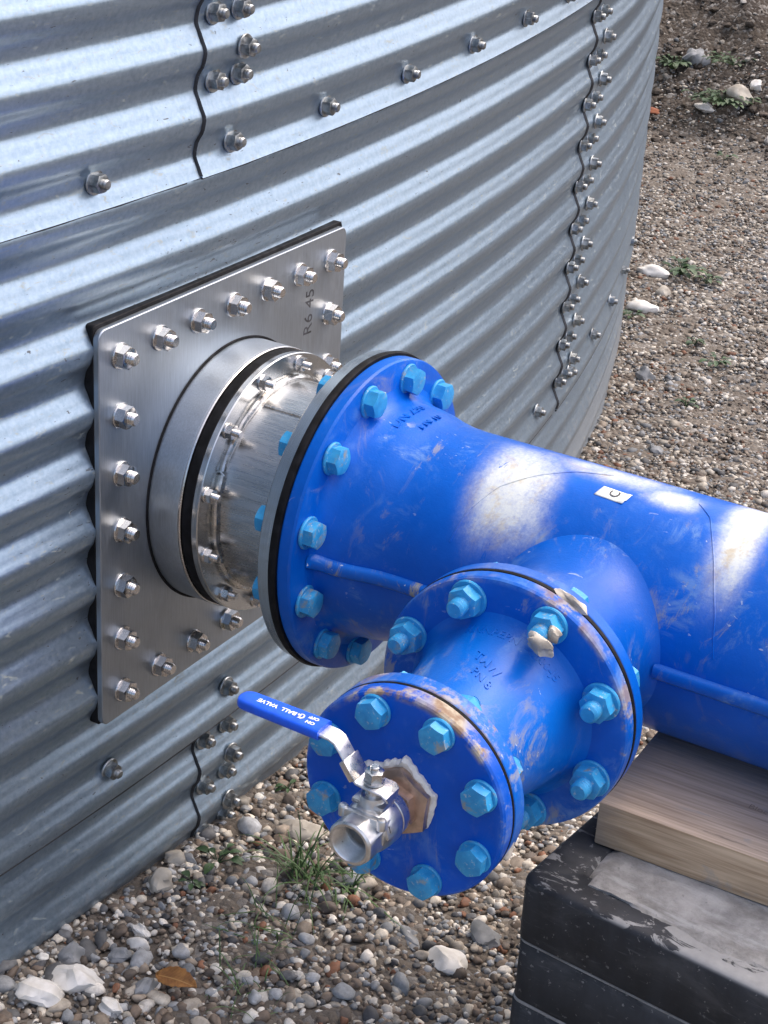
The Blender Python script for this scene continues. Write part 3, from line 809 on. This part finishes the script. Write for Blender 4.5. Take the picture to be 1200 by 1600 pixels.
text_on('cast_lettering', 'TMW', .0165, (0, 0, 0), (1, 0, 0), (0, 1, 0), M_rb, red, RE, .0010, .0003,
        lambda p: bend_red(.362, 6)(Vector((p.y * .9 + .006, -p.x, p.z)) if False else Vector((p.x * .85 + .002, p.y - .35 * p.x, p.z))))
text_on('cast_lettering', 'PN 8', .0150, (0, 0, 0), (1, 0, 0), (0, 1, 0), M_rb, red, RE, .0010, .0003,
        lambda p: bend_red(.382, 11)(Vector((p.x * .85, p.y - .35 * p.x, p.z))))
# clods of clay on the fitting
def clod(name, P, sx, sy, sz_, mat, parent, org, seed=1, sub=3, rot=(0, 0, 0)):
    v, f = ico(sub); r = np.random.default_rng(seed)
    d = np.zeros(len(v))
    for _ in range(9):
        k = r.normal(size=3) * r.uniform(1, 4); d += np.sin(v @ k + r.uniform(0, 6)) * .07
    for _ in range(5):
        q = r.normal(size=3); q /= np.linalg.norm(q); h = r.uniform(.6, .9); s = v @ q; v = v - np.outer(np.clip(s - h, 0, None), q)
    v = v * (1 + d[:, None]) * np.array([sx, sy, sz_])
    Rm = np.array(Matrix.Rotation(rot[2], 3, 'Z') @ Matrix.Rotation(rot[1], 3, 'Y') @ Matrix.Rotation(rot[0], 3, 'X'))
    v = v @ Rm.T + np.array(Vector(P) - org)
    return mesh_obj(name, v, [tuple(int(i) for i in q) for q in f], mat, parent, 28)
clod('clay_clod', (XB + .054, -.338, .107), .019, .007, .010, M_mud, red, RE, 5, rot=(0, .55, .2))
clod('clay_clod', (XB + .061, -.320, .114), .007, .005, .008, M_mud, red, RE, 7)
clod('clay_clod', (XB + .058, -.277, .1305), .020, .008, .006, M_mud, red, RE, 8, rot=(0, .45, 0))
clod('clay_clod', (XB + .100, -.470, -.030), .006, .008, .016, M_mud, red, RE, 9)

# ------------------------------------------------------------------ blank flange
BO = Vector((XB, -.49, 0))
bl = thing('blank_flange', 'dark blue round blank flange with eight light blue bolts round a bronze bushing', 'flange', BO)
M_bl = m_blue('blue_epoxy_blank', col=(.0004, .090, .57), axis='Y', rim=(.1000, .1075, 1.0), scuff=.45)
B2 = lambda prof, n=128, closed=True: lathe(prof, YD, Vector((XB, 0, 0)) - BO, n, closed)
mesh_obj('gasket', *B2([(.4788, .05), (.4788, .1095), (.4806, .1102), (.4824, .1095), (.4824, .05)]), M_rub, bl)
mesh_obj('disc', *B2([(.4822, .03), (.4822, .1085), (.4838, .1100), (.4970, .1100), (.4998, .1085), (.5010, .1065), (.5010, .06), (.5010, .024), (.490, .024)]), M_bl, bl, 25)
tp = bolt_set(.0170, .003, .0134, .0120, .0080, .03, M_bolt, True)
for k in range(8):
    a = R_(22.5 + 45 * k); place(tp, bl, BO, (XB - .090 * math.sin(a), -.501, .090 * math.cos(a)), YD)
drop(tp)

# ------------------------------------------------------------------ bronze bushing
bu = thing('hex_bushing', 'bronze hexagonal bushing with white sealing tape between blank flange and valve', 'bushing', (XB, -.501, 0))
UO = Vector((XB, -.501, 0))
Mh = basis((0, 0, 0), YD, R_(26))
mesh_obj('large_hex', *xf(hexring(.0330, .0125, .0015, .35), Mh), M_bronze, bu, 30)
mesh_obj('small_hex', *xf(hexring(.0225, .0115, .0138, .35), basis((0, 0, 0), YD, R_(38))), M_bronze, bu, 30)
mesh_obj('thread', *lathe([(-.01, .016), (-.01, .023), (.0016, .023), (.0016, .016)], YD, (0, 0, 0), 40), M_bronze, bu)
V = []; F = []; nn = 144
for i in range(nn):
    a = 2 * PI * i / nn; hx = .0330 / math.cos(R_(((math.degrees(a) - 34 + 30) % 60) - 30))
    wv = .0030 * (math.sin(a * 5 + 1) * .5 + math.sin(a * 11) * .3 + math.sin(a * 23) * .25)
    up = .5 + .5 * math.cos(a + .5)
    R1 = (hx * .55 + .0365 * .45) + .0012 + (.0046 + 1.9 * wv + .0010 * math.sin(a * 31 + 3 * math.sin(a * 7))) * up
    for (r, y) in ((.020, .0002), (R1, .0004), (R1 + .0006, .0026 + .0016 * up * (1 + math.sin(a * 9 + 2 * math.sin(a * 4)))), (R1 - .003 - .0007 * math.sin(a * 23), .0052 + .0022 * up * (1 + .6 * math.sin(a * 13 + 1))), (.022, .0030)):
        V.append(Vector((r * math.sin(a), -y, r * math.cos(a))))
for i in range(nn):
    q = (i + 1) % nn
    for k in range(5): F.append((i * 5 + k, i * 5 + (k + 1) % 5, q * 5 + (k + 1) % 5, q * 5 + k))
mesh_obj('sealing_tape', V, F, M_tape, bu, 40)
mesh_obj('sealing_tape', *lathe([(.0250, .012), (.0250, .0192), (.0268, .0212), (.0292, .0208), (.0305, .019), (.0305, .012)], YD, (0, 0, 0), 40), M_tape, bu, 40)

# ------------------------------------------------------------------ ball valve
VO = Vector((XB, -.527, 0))
VK = 1.10
va = thing('ball_valve', 'stainless steel ball valve with blue lever screwed into the bronze bushing', 'valve', VO)
VB = lambda prof, n=64, closed=True: lathe(prof, YD, (0, .527 - .0, 0), n, closed)   # t measured from the world origin along -Y
def Lv(prof, n=64, closed=True): return lathe([(t - .527, r * VK) for t, r in prof], YD, (0, 0, 0), n, closed)
mesh_obj('end_cap', *Lv([(.5275, .012), (.5275, .0222), (.5290, .0232), (.5395, .0235), (.5405, .0225), (.5405, .012)]), M_valve, va, 30)
mesh_obj('body', *Lv([(.5400, .012), (.5400, .0212), (.5412, .0236), (.5435, .0244), (.5560, .0242), (.5660, .0228), (.5720, .0208), (.5735, .012)]), M_valve, va, 35)
# octagonal threaded end, open, with internal thread
n = 64; V = []; F = []
def oc(th, ap):
    d = ((math.degrees(th) + 22.5) % 45) - 22.5
    return ap / math.cos(R_(d))
prof = [(.569, 'o', .0198), (.5905, 'o', .0200), (.5935, 'm', .0203), (.5955, 'c', .0190), (.5955, 'c', .0168)]
zt = .5945
while zt > .574:
    prof += [(zt, 'c', .0161), (zt - .0007, 'c', .0151)]; zt -= .0016
prof += [(.5735, 'c', .0150), (.5735, 'c', .0115), (.560, 'c', .0112), (.560, 'c', .0004)]
for (t, kd, r) in prof:
    r = r * VK
    for i in range(n):
        th = 2 * PI * i / n
        rr = oc(th, r) if kd == 'o' else (min(oc(th, r), r * 1.03) if kd == 'm' else r)
        V.append(Vector((rr * math.sin(th), -(t - .527), rr * math.cos(th))))
m_ = len(prof)
for j in range(m_ - 1):
    for i in range(n):
        q = (i + 1) % n; F.append((j * n + i, j * n + q, (j + 1) * n + q, (j + 1) * n + i))
mesh_obj('threaded_end', V, F, M_valve, va, 28)
# lugs beside the threaded end (a bar with two rounded ends) and the raised pad with figures
def Bx(x0, x1, y0, y1, z0, z1, bev=.0015): return xf(box(x0, x1, y0, y1, z0, z1, bev), Matrix.Identity(4))
vy = lambda y: y + .527
lug = join(Bx(-.0235, .0235, vy(-.5775), vy(-.5705), .0135, .0225, .002),
           lathe([(0, .0001), (0, .0046), (.0095, .0046), (.0110, .0036), (.0113, .0001)], (0, 0, 1), (-.0205, vy(-.574), .0130), 20),
           lathe([(0, .0001), (0, .0046), (.0095, .0046), (.0110, .0036), (.0113, .0001)], (0, 0, 1), (.0205, vy(-.574), .0130), 20))
mesh_obj('lug_bar', *lug, M_valve, va, 35)
pad = xf(Bx(-.0085, .0085, vy(-.569), vy(-.5445), .0215, .0250, .0008), Matrix.Rotation(R_(72), 4, 'Y'))
mesh_obj('raised_pad', *pad, M_valve, va, 30)
a_ = R_(72)
text_on('cast_figures', '1000', .0095, Vector((math.sin(a_) * .0252, vy(-.5568), math.cos(a_) * .0252)), (0, 1, 0), (-math.cos(a_), 0, math.sin(a_)), M_ink, va, Vector((0, 0, 0)), .0003, .0002)
# stem collar, stem nut
mesh_obj('stem_boss', *lathe([(.018, .0135), (.0300, .0125), (.0335, .0115), (.0335, .004)], (0, 0, 1), (0, vy(-.556), 0), 40), M_valve, va, 35)
mesh_obj('stem_boss', *Bx(-.017, .017, vy(-.5665), vy(-.5455), .0240, .0290, .0015), M_valve, va, 35)
mesh_obj('stem', *lathe([(.03, .0075), (.044, .0075), (.0455, .0070), (.059, .0046), (.0635, .0046), (.0645, .0036)], (0, 0, 1), (0, vy(-.556), 0), 24, False), M_valve, va, 35)
sn = mesh_obj('stem_nut', *xf(hexring(.0082, .0105, 0, .4), Matrix.Translation((0, vy(-.556), .0490)) @ Matrix.Rotation(.25, 4, 'Z')), M_ssb, va, 30)
mesh_obj('washer', *lathe([(.0468, .004), (.0468, .0098), (.0490, .0098), (.0490, .004)], (0, 0, 1), (0, vy(-.556), 0), 28), M_ssb, sn, 35)
# lever: bent strip; stations (x, z, half width), from stem to tip
lev_pts = [(.571, .0352, .0085), (.5708, .0415, .0125), (.567, .0445, .0135), (.5516, .0450, .0135), (.5385, .0455, .0125), (.5340, .0480, .0110), (.5260, .0595, .0100), (.5180, .0705, .0100), (.5120, .0775, .0102), (.5060, .0800, .0104), (.4960, .0806, .0104), (.470, .0812, .0098), (.42, .0812, .0092)]
def strip_vf(pts, th, y0):
    V = []; F = []
    for j, (x, z, hw) in enumerate(pts):
        a = Vector((pts[max(0, j - 1)][0], 0, pts[max(0, j - 1)][1])); b = Vector((pts[min(len(pts) - 1, j + 1)][0], 0, pts[min(len(pts) - 1, j + 1)][1]))
        d = (b - a).normalized(); nrm = Vector((d.z, 0, -d.x));
        if nrm.z < 0 and abs(d.x) > .3: nrm = -nrm
        c = Vector((x - XB, vy(y0), z)); e = .0009
        for sy, sn_ in ((-1, -1), (-1, 1), (1, 1), (1, -1)):
            V.append(c + Vector((0, sy * (hw - e), 0)) + nrm * sn_ * th); V.append(c + Vector((0, sy * hw, 0)) + nrm * sn_ * (th - e))
        # order: make a loop
    m = 8; order = [0, 1, 3, 2, 4, 5, 7, 6]
    for j in range(len(pts) - 1):
        for k in range(8):
            q = (k + 1) % 8; F.append((j * m + order[k], j * m + order[q], (j + 1) * m + order[q], (j + 1) * m + order[k]))
    F.append(tuple(order[::-1])); F.append(tuple((len(pts) - 1) * m + k for k in order))
    return V, F
lever = mesh_obj('lever', *strip_vf(lev_pts, .0013, -.556), M_valve, va, 40)
# locking sleeve round the rise, and dark slot above it
def along(t):   # point on the rise
    A = Vector((.5340, 0, .0480)); B = Vector((.5120, 0, .0775)); return A.lerp(B, t)
d_ = (Vector((.5120, 0, .0775)) - Vector((.5340, 0, .0480))).normalized(); n_ = Vector((d_.z, 0, -d_.x))
def prism_on_rise(t0, t1, hw, th, bev):
    p0, p1 = along(t0), along(t1); Lh = (p1 - p0).length
    Mx_ = Matrix((d_, Vector((0, 1, 0)), d_.cross(Vector((0, 1, 0))))).transposed().to_4x4()
    Mx_.translation = (p0 + p1) / 2 + Vector((-XB, vy(-.556), 0))
    return xf(box(-Lh / 2, Lh / 2, -hw, hw, -th, th, bev), Mx_)
mesh_obj('locking_sleeve', *prism_on_rise(-.05, .52, .0125, .0034, .0012), M_valve, lever, 35)
pc = along(.76); Mx_ = Matrix((d_, Vector((0, 1, 0)), d_.cross(Vector((0, 1, 0))))).transposed().to_4x4(); Mx_.translation = pc + Vector((-XB, vy(-.556), 0))
ring = lathe([(-.0016, .0030), (-.0016, .0047), (.0016, .0047), (.0016, .0030)], (0, 0, 1), (0, 0, 0), 24)
mesh_obj('padlock_hole', *xf(join(lathe([(-.00145, .0032), (.00145, .0032)], (0, 0, 1), (0, 0, 0), 24, False)), Mx_ @ Matrix.Diagonal((1.3, .8, 1, 1))), M_rub, lever, 35)
# grip
gp = []
for x in np.linspace(.4955, .4010, 44):
    t = (.4955 - x) / .0945
    hw = .0128 - .0012 * t; hh = .0058
    e = max(0, (x - .4010)); rnd = .0115
    if e < rnd: k = math.sqrt(max(0, 1 - (1 - e / rnd) ** 2)); hw *= .30 + .70 * k; hh *= .62 + .38 * k
    gp.append((x, hw, hh, .0808 + .0006 * t))
V = []; F = []; mm = 16
for (x, hw, hh, zc) in gp:
    for i in range(mm):
        a = 2 * PI * (i + .5) / mm; c, s = math.cos(a), math.sin(a)
        yy = math.copysign(abs(c) ** .45, c) * hw; zz = math.copysign(abs(s) ** .45, s) * hh
        V.append(Vector((x - XB, vy(-.556) + yy, zc + zz)))
for j in range(len(gp) - 1):
    for i in range(mm):
        q = (i + 1) % mm; F.append((j * mm + i, j * mm + q, (j + 1) * mm + q, (j + 1) * mm + i))
F.append(tuple(range(mm - 1, -1, -1))); F.append(tuple((len(gp) - 1) * mm + i for i in range(mm)))
grip = mesh_obj('grip', V, F, M_grip, va, 45)
GZ = .0808 + .0058 + .0003
def gtext(body, size, x, y, bold=.0002):
    text_on('lettering', body, size, (x - XB, vy(y), GZ), (-1, 0, 0), (0, -1, 0), M_white, grip, Vector((0, 0, 0)), .00022, bold)
gtext('VALVE', .0077, .4325, -.5560); gtext('BALL', .0077, .4560, -.5560)
gtext('ON', .0060, .4825, -.5605); gtext('OFF', .0060, .4818, -.5525)
# curved arrow between the words and the state
P = [];
for k in range(13):
    a = R_(65 + 230 * k / 12 - 50); P.append(Vector((.4700 - XB + .0026 * math.sin(a - 1.2), vy(-.5565) + .0036 * math.cos(a - 1.2), GZ)))
arr = tube(P, .00075, 6)
e0 = P[-1]
hd = ([e0 + Vector((-.0025, -.0008, .0003)), e0 + Vector((.0022, .0012, .0003)), e0 + Vector((-.0012, .0030, .0003))], [(0, 1, 2)])
e1 = P[0]
hd2 = ([e1 + Vector((-.0025, .0008, .0003)), e1 + Vector((.0022, -.0012, .0003)), e1 + Vector((-.0012, -.0030, .0003))], [(0, 2, 1)])
mesh_obj('arrow', *join(arr, hd, hd2), M_white, grip, 30)

# ------------------------------------------------------------------ timber and block
tb = mesh_obj('timber_baulk', *[[Vector(v) for v in q] if k == 0 else q for k, q in enumerate(box(0, 1.15, 0, .30, 0, .0545, .0022))], M_wood)
tb.location = (.6395, -.2100, -.1918); tb.rotation_euler = (0, 0, R_(1.6))
tag(tb, 'weathered sawn timber baulk between the blue pipe and the concrete block', 'timber')
def bend_t(p): return Vector((.20 + p.x, .118 + p.y, .0547 + p.z))
o = text_on('stamp', 'Bloc', .013, (.152, .085, .0549), (1, -.06, 0), (.06, 1, 0), simple('faded_stamp', (.16, .13, .11), .8, 0, .3), tb, Vector((0, 0, 0)), .0001, -.0004)
bk = thing('concrete_block', 'black plastic sided block filled with rough concrete carrying the timber', 'block', (.600, -.3085, -.60))
bk.rotation_euler = (0, 0, R_(-5.2)); ZB = -.60
def rr2(x0, x1, y0, y1, r, n=8): return rrect(x0, x1, y0, y1, r, n)
def layer(z0, z1, ins, top=False):
    V = []; F = []; P = rr2(0, 1.3, 0, .62, .016)
    nP = len(P)
    def off(d):
        return rr2(d, 1.3 - d, d, .62 - d, max(.004, .016 - d))
    rows = [(z0, .0035 + ins), (z0 + .003, ins), (z1 - .003, ins), (z1, .0035 + ins)]
    if top: rows = [(z0, .0035), (z0 + .003, 0), (z1 - .008, 0), (z1 - .003, .0015), (z1 - .0005, .005), (z1, .010), (z1 - .001, .048), (z1 - .010, .056)]
    for z, d in rows: V += [Vector((a, b, z - ZB)) for a, b in off(d)]
    for j in range(len(rows) - 1):
        for i in range(nP):
            q = (i + 1) % nP; F.append((j * nP + i, j * nP + q, (j + 1) * nP + q, (j + 1) * nP + i))
    return mesh_obj('plastic_side', V, F, M_plas, bk, 50)
layer(-.276, -.1935, 0, True); layer(-.358, -.2764, .0015); layer(-.45, -.3584, 0); layer(-.64, -.4504, .0015)
for z in (-.2762, -.3582, -.4502):
    P = rr2(.0022, 1.3 - .0022, .0022, .62 - .0022, .014)
    mesh_obj('joint_line', *tube([Vector((a, b, z - ZB + .0006 * math.sin(a * 40))) for a, b in P] + [Vector((*P[0], z - ZB))], .0019, 6), M_conc, bk)
# rough fill
gxn, gyn = 90, 50; V = []; F = []
for j in range(gyn + 1):
    for i in range(gxn + 1):
        x = .050 + (1.3 - .10) * i / gxn; y_ = .024 + (.62 - .074) * j / gyn
        z = -.1918 + .0016 * math.sin(x * 61 + y_ * 37) * math.sin(y_ * 83 - x * 9) + random.gauss(0, .0006)
        ed = min(i, gxn - i, j, gyn - j)
        if ed == 0: z -= .010
        if j == 0: y_ += .010 * math.sin(x * 23) + .006 * math.sin(x * 71 + 1)
        if i == 0: x += .008 * math.sin(y_ * 50)
        if j > 7 : z = min(z, -.1925)
        V.append(Vector((x, y_, z - ZB)))
for j in range(gyn):
    for i in range(gxn):
        a = j * (gxn + 1) + i; F.append((a, a + 1, a + gxn + 2, a + gxn + 1))
mesh_obj('concrete_fill', V, F, M_conc, bk, 40)

# ------------------------------------------------------------------ single stones, leaf, plants
def stone_mat(name, c1, c2): return simple(name, c1, .85, 0, .2, 30, .5, c2, 90)
M_chalk = stone_mat('chalk_stone', (.62, .60, .55), (.84, .83, .80))
M_grey = stone_mat('grey_stone', (.18, .19, .195), (.33, .34, .35))
M_tan = stone_mat('tan_stone', (.33, .30, .25), (.50, .47, .41))
M_brick = stone_mat('brick_red', (.22, .08, .045), (.33, .12, .06))
def pix_ground(u, v, lift=0.0):
    d = (Vector(ROT[0]) * ((u - 600) / 2863.8) + Vector(ROT[1]) * ((v - 800) / 2863.8) + Vector(ROT[2])).normalized()
    t = 1.0
    for _ in range(4000):
        P = CAM + d * t
        if P.z < float(ground_z(P.x, P.y)) + lift: break
        t += .003
    return P
def stone(u, v, sx, sy, sz_, mat, label, seed, rot=0.0):
    P = pix_ground(u, v); P.z = float(ground_z(P.x, P.y)) + sz_ * .45
    o = clod('stone', (0, 0, 0), sx, sy, sz_, mat, None, Vector((0, 0, 0)), seed, 3, (0, .1, rot))
    o.location = P; tag(o, label, 'stone'); return o
stone(66, 1562, .026, .022, .018, M_chalk, 'white angular chalk stone, the lowest at the bottom left corner', 21, .5)
stone(122, 1540, .034, .022, .018, M_chalk, 'long white chalk stone touching the angular one beside the tank foot', 22, .6)
stone(112, 1500, .019, .017, .015, M_grey, 'grey faceted flint near the tank foot above the long chalk stone', 23)
stone(250, 1389, .020, .018, .017, M_tan, 'pale rounded stone by the tank foot left of the grass tuft', 24)
stone(218, 1482, .017, .011, .010, M_chalk, 'smooth white egg shaped pebble, lower of a pair near the leaf', 25, .2)
stone(220, 1459, .015, .009, .009, M_chalk, 'smooth white oval pebble, upper of a pair near the leaf', 26, -.2)
stone(190, 1500, .017, .012, .011, M_grey, 'light grey pointed stone left of the white pebble pair', 27, .9)
stone(231, 1548, .017, .013, .012, M_grey, 'blue grey stone just left of the brown leaf', 28, 1.2)
stone(176, 1582, .015, .011, .012, M_chalk, 'white stone at the bottom edge left of the brown leaf', 29)
stone(278, 1345, .020, .012, .009, M_tan, 'flat pale stone lying against the tank foot', 30, .6)
stone(297, 1348, .012, .010, .010, M_grey, 'small grey stone beside the flat pale stone at the tank foot', 31)
stone(470, 1303, .030, .021, .014, M_tan, 'rough buff stone behind the grass tuft under the valve', 32, .3)
stone(707, 1508, .029, .024, .013, M_chalk, 'flat white stone on the gravel left of the black block', 33, .2)
stone(756, 1470, .026, .019, .013, M_grey, 'flat grey stone beside the black block', 34, -.5)
stone(640, 1467, .026, .010, .006, M_grey, 'thin dark grey slate chip below the blank flange', 35, -.6)
stone(1015, 429, .048, .020, .020, M_chalk, 'long white stone by green weeds beside the tank', 36, .2)
stone(1003, 487, .044, .036, .024, M_chalk, 'large white angular stone close to the tank foot', 37, .4)
stone(1006, 592, .024, .022, .022, M_grey, 'grey pyramid shaped stone on the gravel right of the tank', 38)
stone(1024, 707, .020, .014, .012, M_grey, 'pale grey stone on the gravel just above the blue pipe', 39)
stone(1036, 460, .022, .020, .016, M_tan, 'dull buff stone between the two large white stones', 40)
stone(1086, 99, .050, .045, .040, M_grey, 'grey boulder lying on the shaded bank', 41)
stone(1152, 157, .060, .045, .040, M_tan, 'buff clod at the right of the bank foot', 42)
stone(1182, 139, .030, .025, .022, M_chalk, 'white stone lying above the buff clod on the bank', 43)
stone(1103, 172, .036, .022, .015, M_chalk, 'flat white stone at the foot of the bank', 44)
stone(1020, 176, .040, .030, .012, M_brick, 'broken orange red brick piece at the foot of the bank', 45)
# leaf
P = pix_ground(277, 1556); V = []; F = []; nl = 14
for i in range(nl + 1):
    t = i / nl; x = -.030 + .060 * t
    hw = .0155 * (math.sin(PI * t ** .85) ** .8) + .0004
    for k, f in enumerate((-1, -.5, 0, .5, 1)):
        V.append(Vector((x, f * hw * (1 + .08 * math.sin(i * 2.6)), .004 + .005 * abs(f) ** 1.5 + .004 * math.sin(t * 3))))
for i in range(nl):
    for k in range(4): F.append((i * 5 + k, (i + 1) * 5 + k, (i + 1) * 5 + k + 1, i * 5 + k + 1))
b = NB('dead_leaf'); o_ = b.obj(); s_ = b.sep(o_)
vein = b.ss(b.math('ABSOLUTE', s_[1]), .0011, .0004)
vz = b.math('ABSOLUTE', b.math('SINE', b.math('MULTIPLY', b.math('SUBTRACT', s_[0], b.math('MULTIPLY', b.math('ABSOLUTE', s_[1]), .8)), 620)))
cc = b.mix(b.ss(b.noise(o_, 70, 5), .35, .65), (.20, .085, .025), (.34, .16, .045))
cc = b.mix(b.math('MAXIMUM', vein, b.math('MULTIPLY', b.ss(vz, .2, .05), .4)), cc, (.42, .24, .09))
b.set(Base_Color=cc, Roughness=.6)
lf = mesh_obj('fallen_leaf', V, F, b.m, None, 60); lf.location = P + Vector((0, 0, .019)); lf.rotation_euler = (.18, -.1, R_(-40) + .75)
sm = lf.modifiers.new('thickness', 'SOLIDIFY'); sm.thickness = .0006
tag(lf, 'brown dead leaf lying on the gravel near the bottom left', 'leaf')
# grass and weeds
M_gr = simple('grass_blade', (.035, .085, .022), .5, 0, .3, 30, 0, (.085, .16, .045))
M_gr2 = simple('weed_leaf', (.022, .055, .016), .5, 0, .3, 30, 0, (.05, .10, .035))
def blades(P, n, ln, spread, wd, seed, bias=(0, 0)):
    r = random.Random(seed); V = []; F = []
    for _ in range(n):
        az = r.uniform(0, 2 * PI); l = ln * r.uniform(.45, 1.15); el = R_(r.uniform(15, 75)); x = r.gauss(0, spread); y = r.gauss(0, spread)
        p = Vector((x, y, 0)); d = Vector((math.cos(az) * math.cos(el) + bias[0], math.sin(az) * math.cos(el) + bias[1], math.sin(el)))
        side = Vector((-math.sin(az), math.cos(az), 0)); k0 = len(V); ns = 8; w0 = wd * r.uniform(.6, 1.2)
        for k in range(ns + 1):
            t = k / ns; hw = w0 * (1 - t ** 2.2) * (.7 + .6 * t) + .00012
            V.append(p - side * hw); V.append(p + Vector((0, 0, hw * .5))); V.append(p + side * hw)
            d = d + Vector((0, 0, -.20 * t * 1.3)); p = p + d.normalized() * l / ns
            if p.z < .004: p.z = .004 + .002 * r.random(); d.z = abs(d.z) * .2
        for k in range(ns):
            a = k0 + 3 * k; F += [(a, a + 1, a + 4, a + 3), (a + 1, a + 2, a + 5, a + 4)]
    return V, F
def tuft(u, v, n, ln, spread, wd, seed, label, mat=M_gr, bias=(0, 0), name='grass_tuft', cat='grass'):
    P = pix_ground(u, v); P.z = float(ground_z(P.x, P.y)) + .002
    o = mesh_obj(name, *blades(P, n, ln, spread, wd, seed, bias), mat, None, 60); o.location = P
    tag(o, label, cat); return o
tuft(478, 1372, 58, .105, .014, .0016, 3, 'large green grass tuft growing from the gravel under the ball valve', bias=(.15, -.1))
tuft(545, 1392, 26, .075, .012, .0014, 4, 'smaller grass tuft at the lower edge of the blank flange', bias=(.3, 0))
tuft(425, 1440, 22, .070, .03, .0011, 5, 'thin sparse grass in front of the large tuft')
tuft(390, 1540, 24, .060, .03, .0010, 6, 'thin grass wisps near the bottom edge right of the leaf')
def weed(u, v, n, ll, h, seed, label, spread=.6):
    r = random.Random(seed); P = pix_ground(u, v); P.z = float(ground_z(P.x, P.y))
    root = thing('weed_plant', label, 'weed', P)
    SV = []; LV = []
    for k in range(n):
        az = r.uniform(0, 2 * PI); d = Vector((math.cos(az), math.sin(az), 0)); ln = h * r.uniform(.5, 1.2); out = h * spread * r.uniform(.3, 1.6)
        pts = [d * out * t + Vector((0, 0, ln * (t - .35 * t * t) + .002)) for t in np.linspace(0, 1, 5)]
        SV.append(tube(pts, .0007, 5))
        base = pts[-1]; L_ = ll * r.uniform(.7, 1.3); sd_ = Vector((-d.y, d.x, 0)); V = []; F = []
        for i in range(7):
            t = i / 6; hw = L_ * .30 * math.sin(PI * min(1, t * .92 + .06)) ** .8
            c = base + d * L_ * t + Vector((0, 0, L_ * (.35 * t - .5 * t * t)))
            V += [c - sd_ * hw + Vector((0, 0, hw * .25)), c, c + sd_ * hw + Vector((0, 0, hw * .25))]
        for i in range(6):
            a = 3 * i; F += [(a, a + 1, a + 4, a + 3), (a + 1, a + 2, a + 5, a + 4)]
        LV.append((V, F))
    mesh_obj('stem', *join(*SV), M_gr2, root, 60); mesh_obj('foliage', *join(*LV), M_gr2, root, 60)
    return root
weed(340, 1352, 9, .020, .022, 1, 'broad leaved weed seedling by the tank foot beside the pale rounded stone')
weed(300, 1385, 6, .015, .012, 2, 'small leafy weed just right of the pale rounded stone')
weed(450, 1236, 6, .012, .012, 3, 'tiny weed seedling beside the tank foot near the blank flange')
weed(1062, 432, 34, .030, .05, 4, 'dark green weed clump beside the long white stone')
weed(1103, 445, 12, .024, .03, 14, 'small green weed right of the dark weed clump')
weed(988, 497, 8, .022, .025, 5, 'yellowish weed in front of the large white angular stone')
weed(1118, 574, 12, .022, .03, 6, 'low yellow green weed in the gravel at mid right')
weed(1072, 636, 9, .020, .022, 7, 'star shaped green weed nearest the blue pipe')
weed(1085, 540, 10, .020, .02, 12, 'flat green weed patch above the low yellow green weed')
weed(1050, 110, 46, .030, .06, 8, 'leafy weeds on the shaded bank by the grey boulder')
weed(1130, 165, 80, .028, .06, 9, 'green weed patch at the bank foot near the buff clod', 1.4)
weed(1145, 103, 40, .026, .05, 10, 'straggling weeds higher on the shaded bank', 1.4)
weed(1132, 252, 8, .03, .03, 11, 'lone small weed on the gravel below the bank')
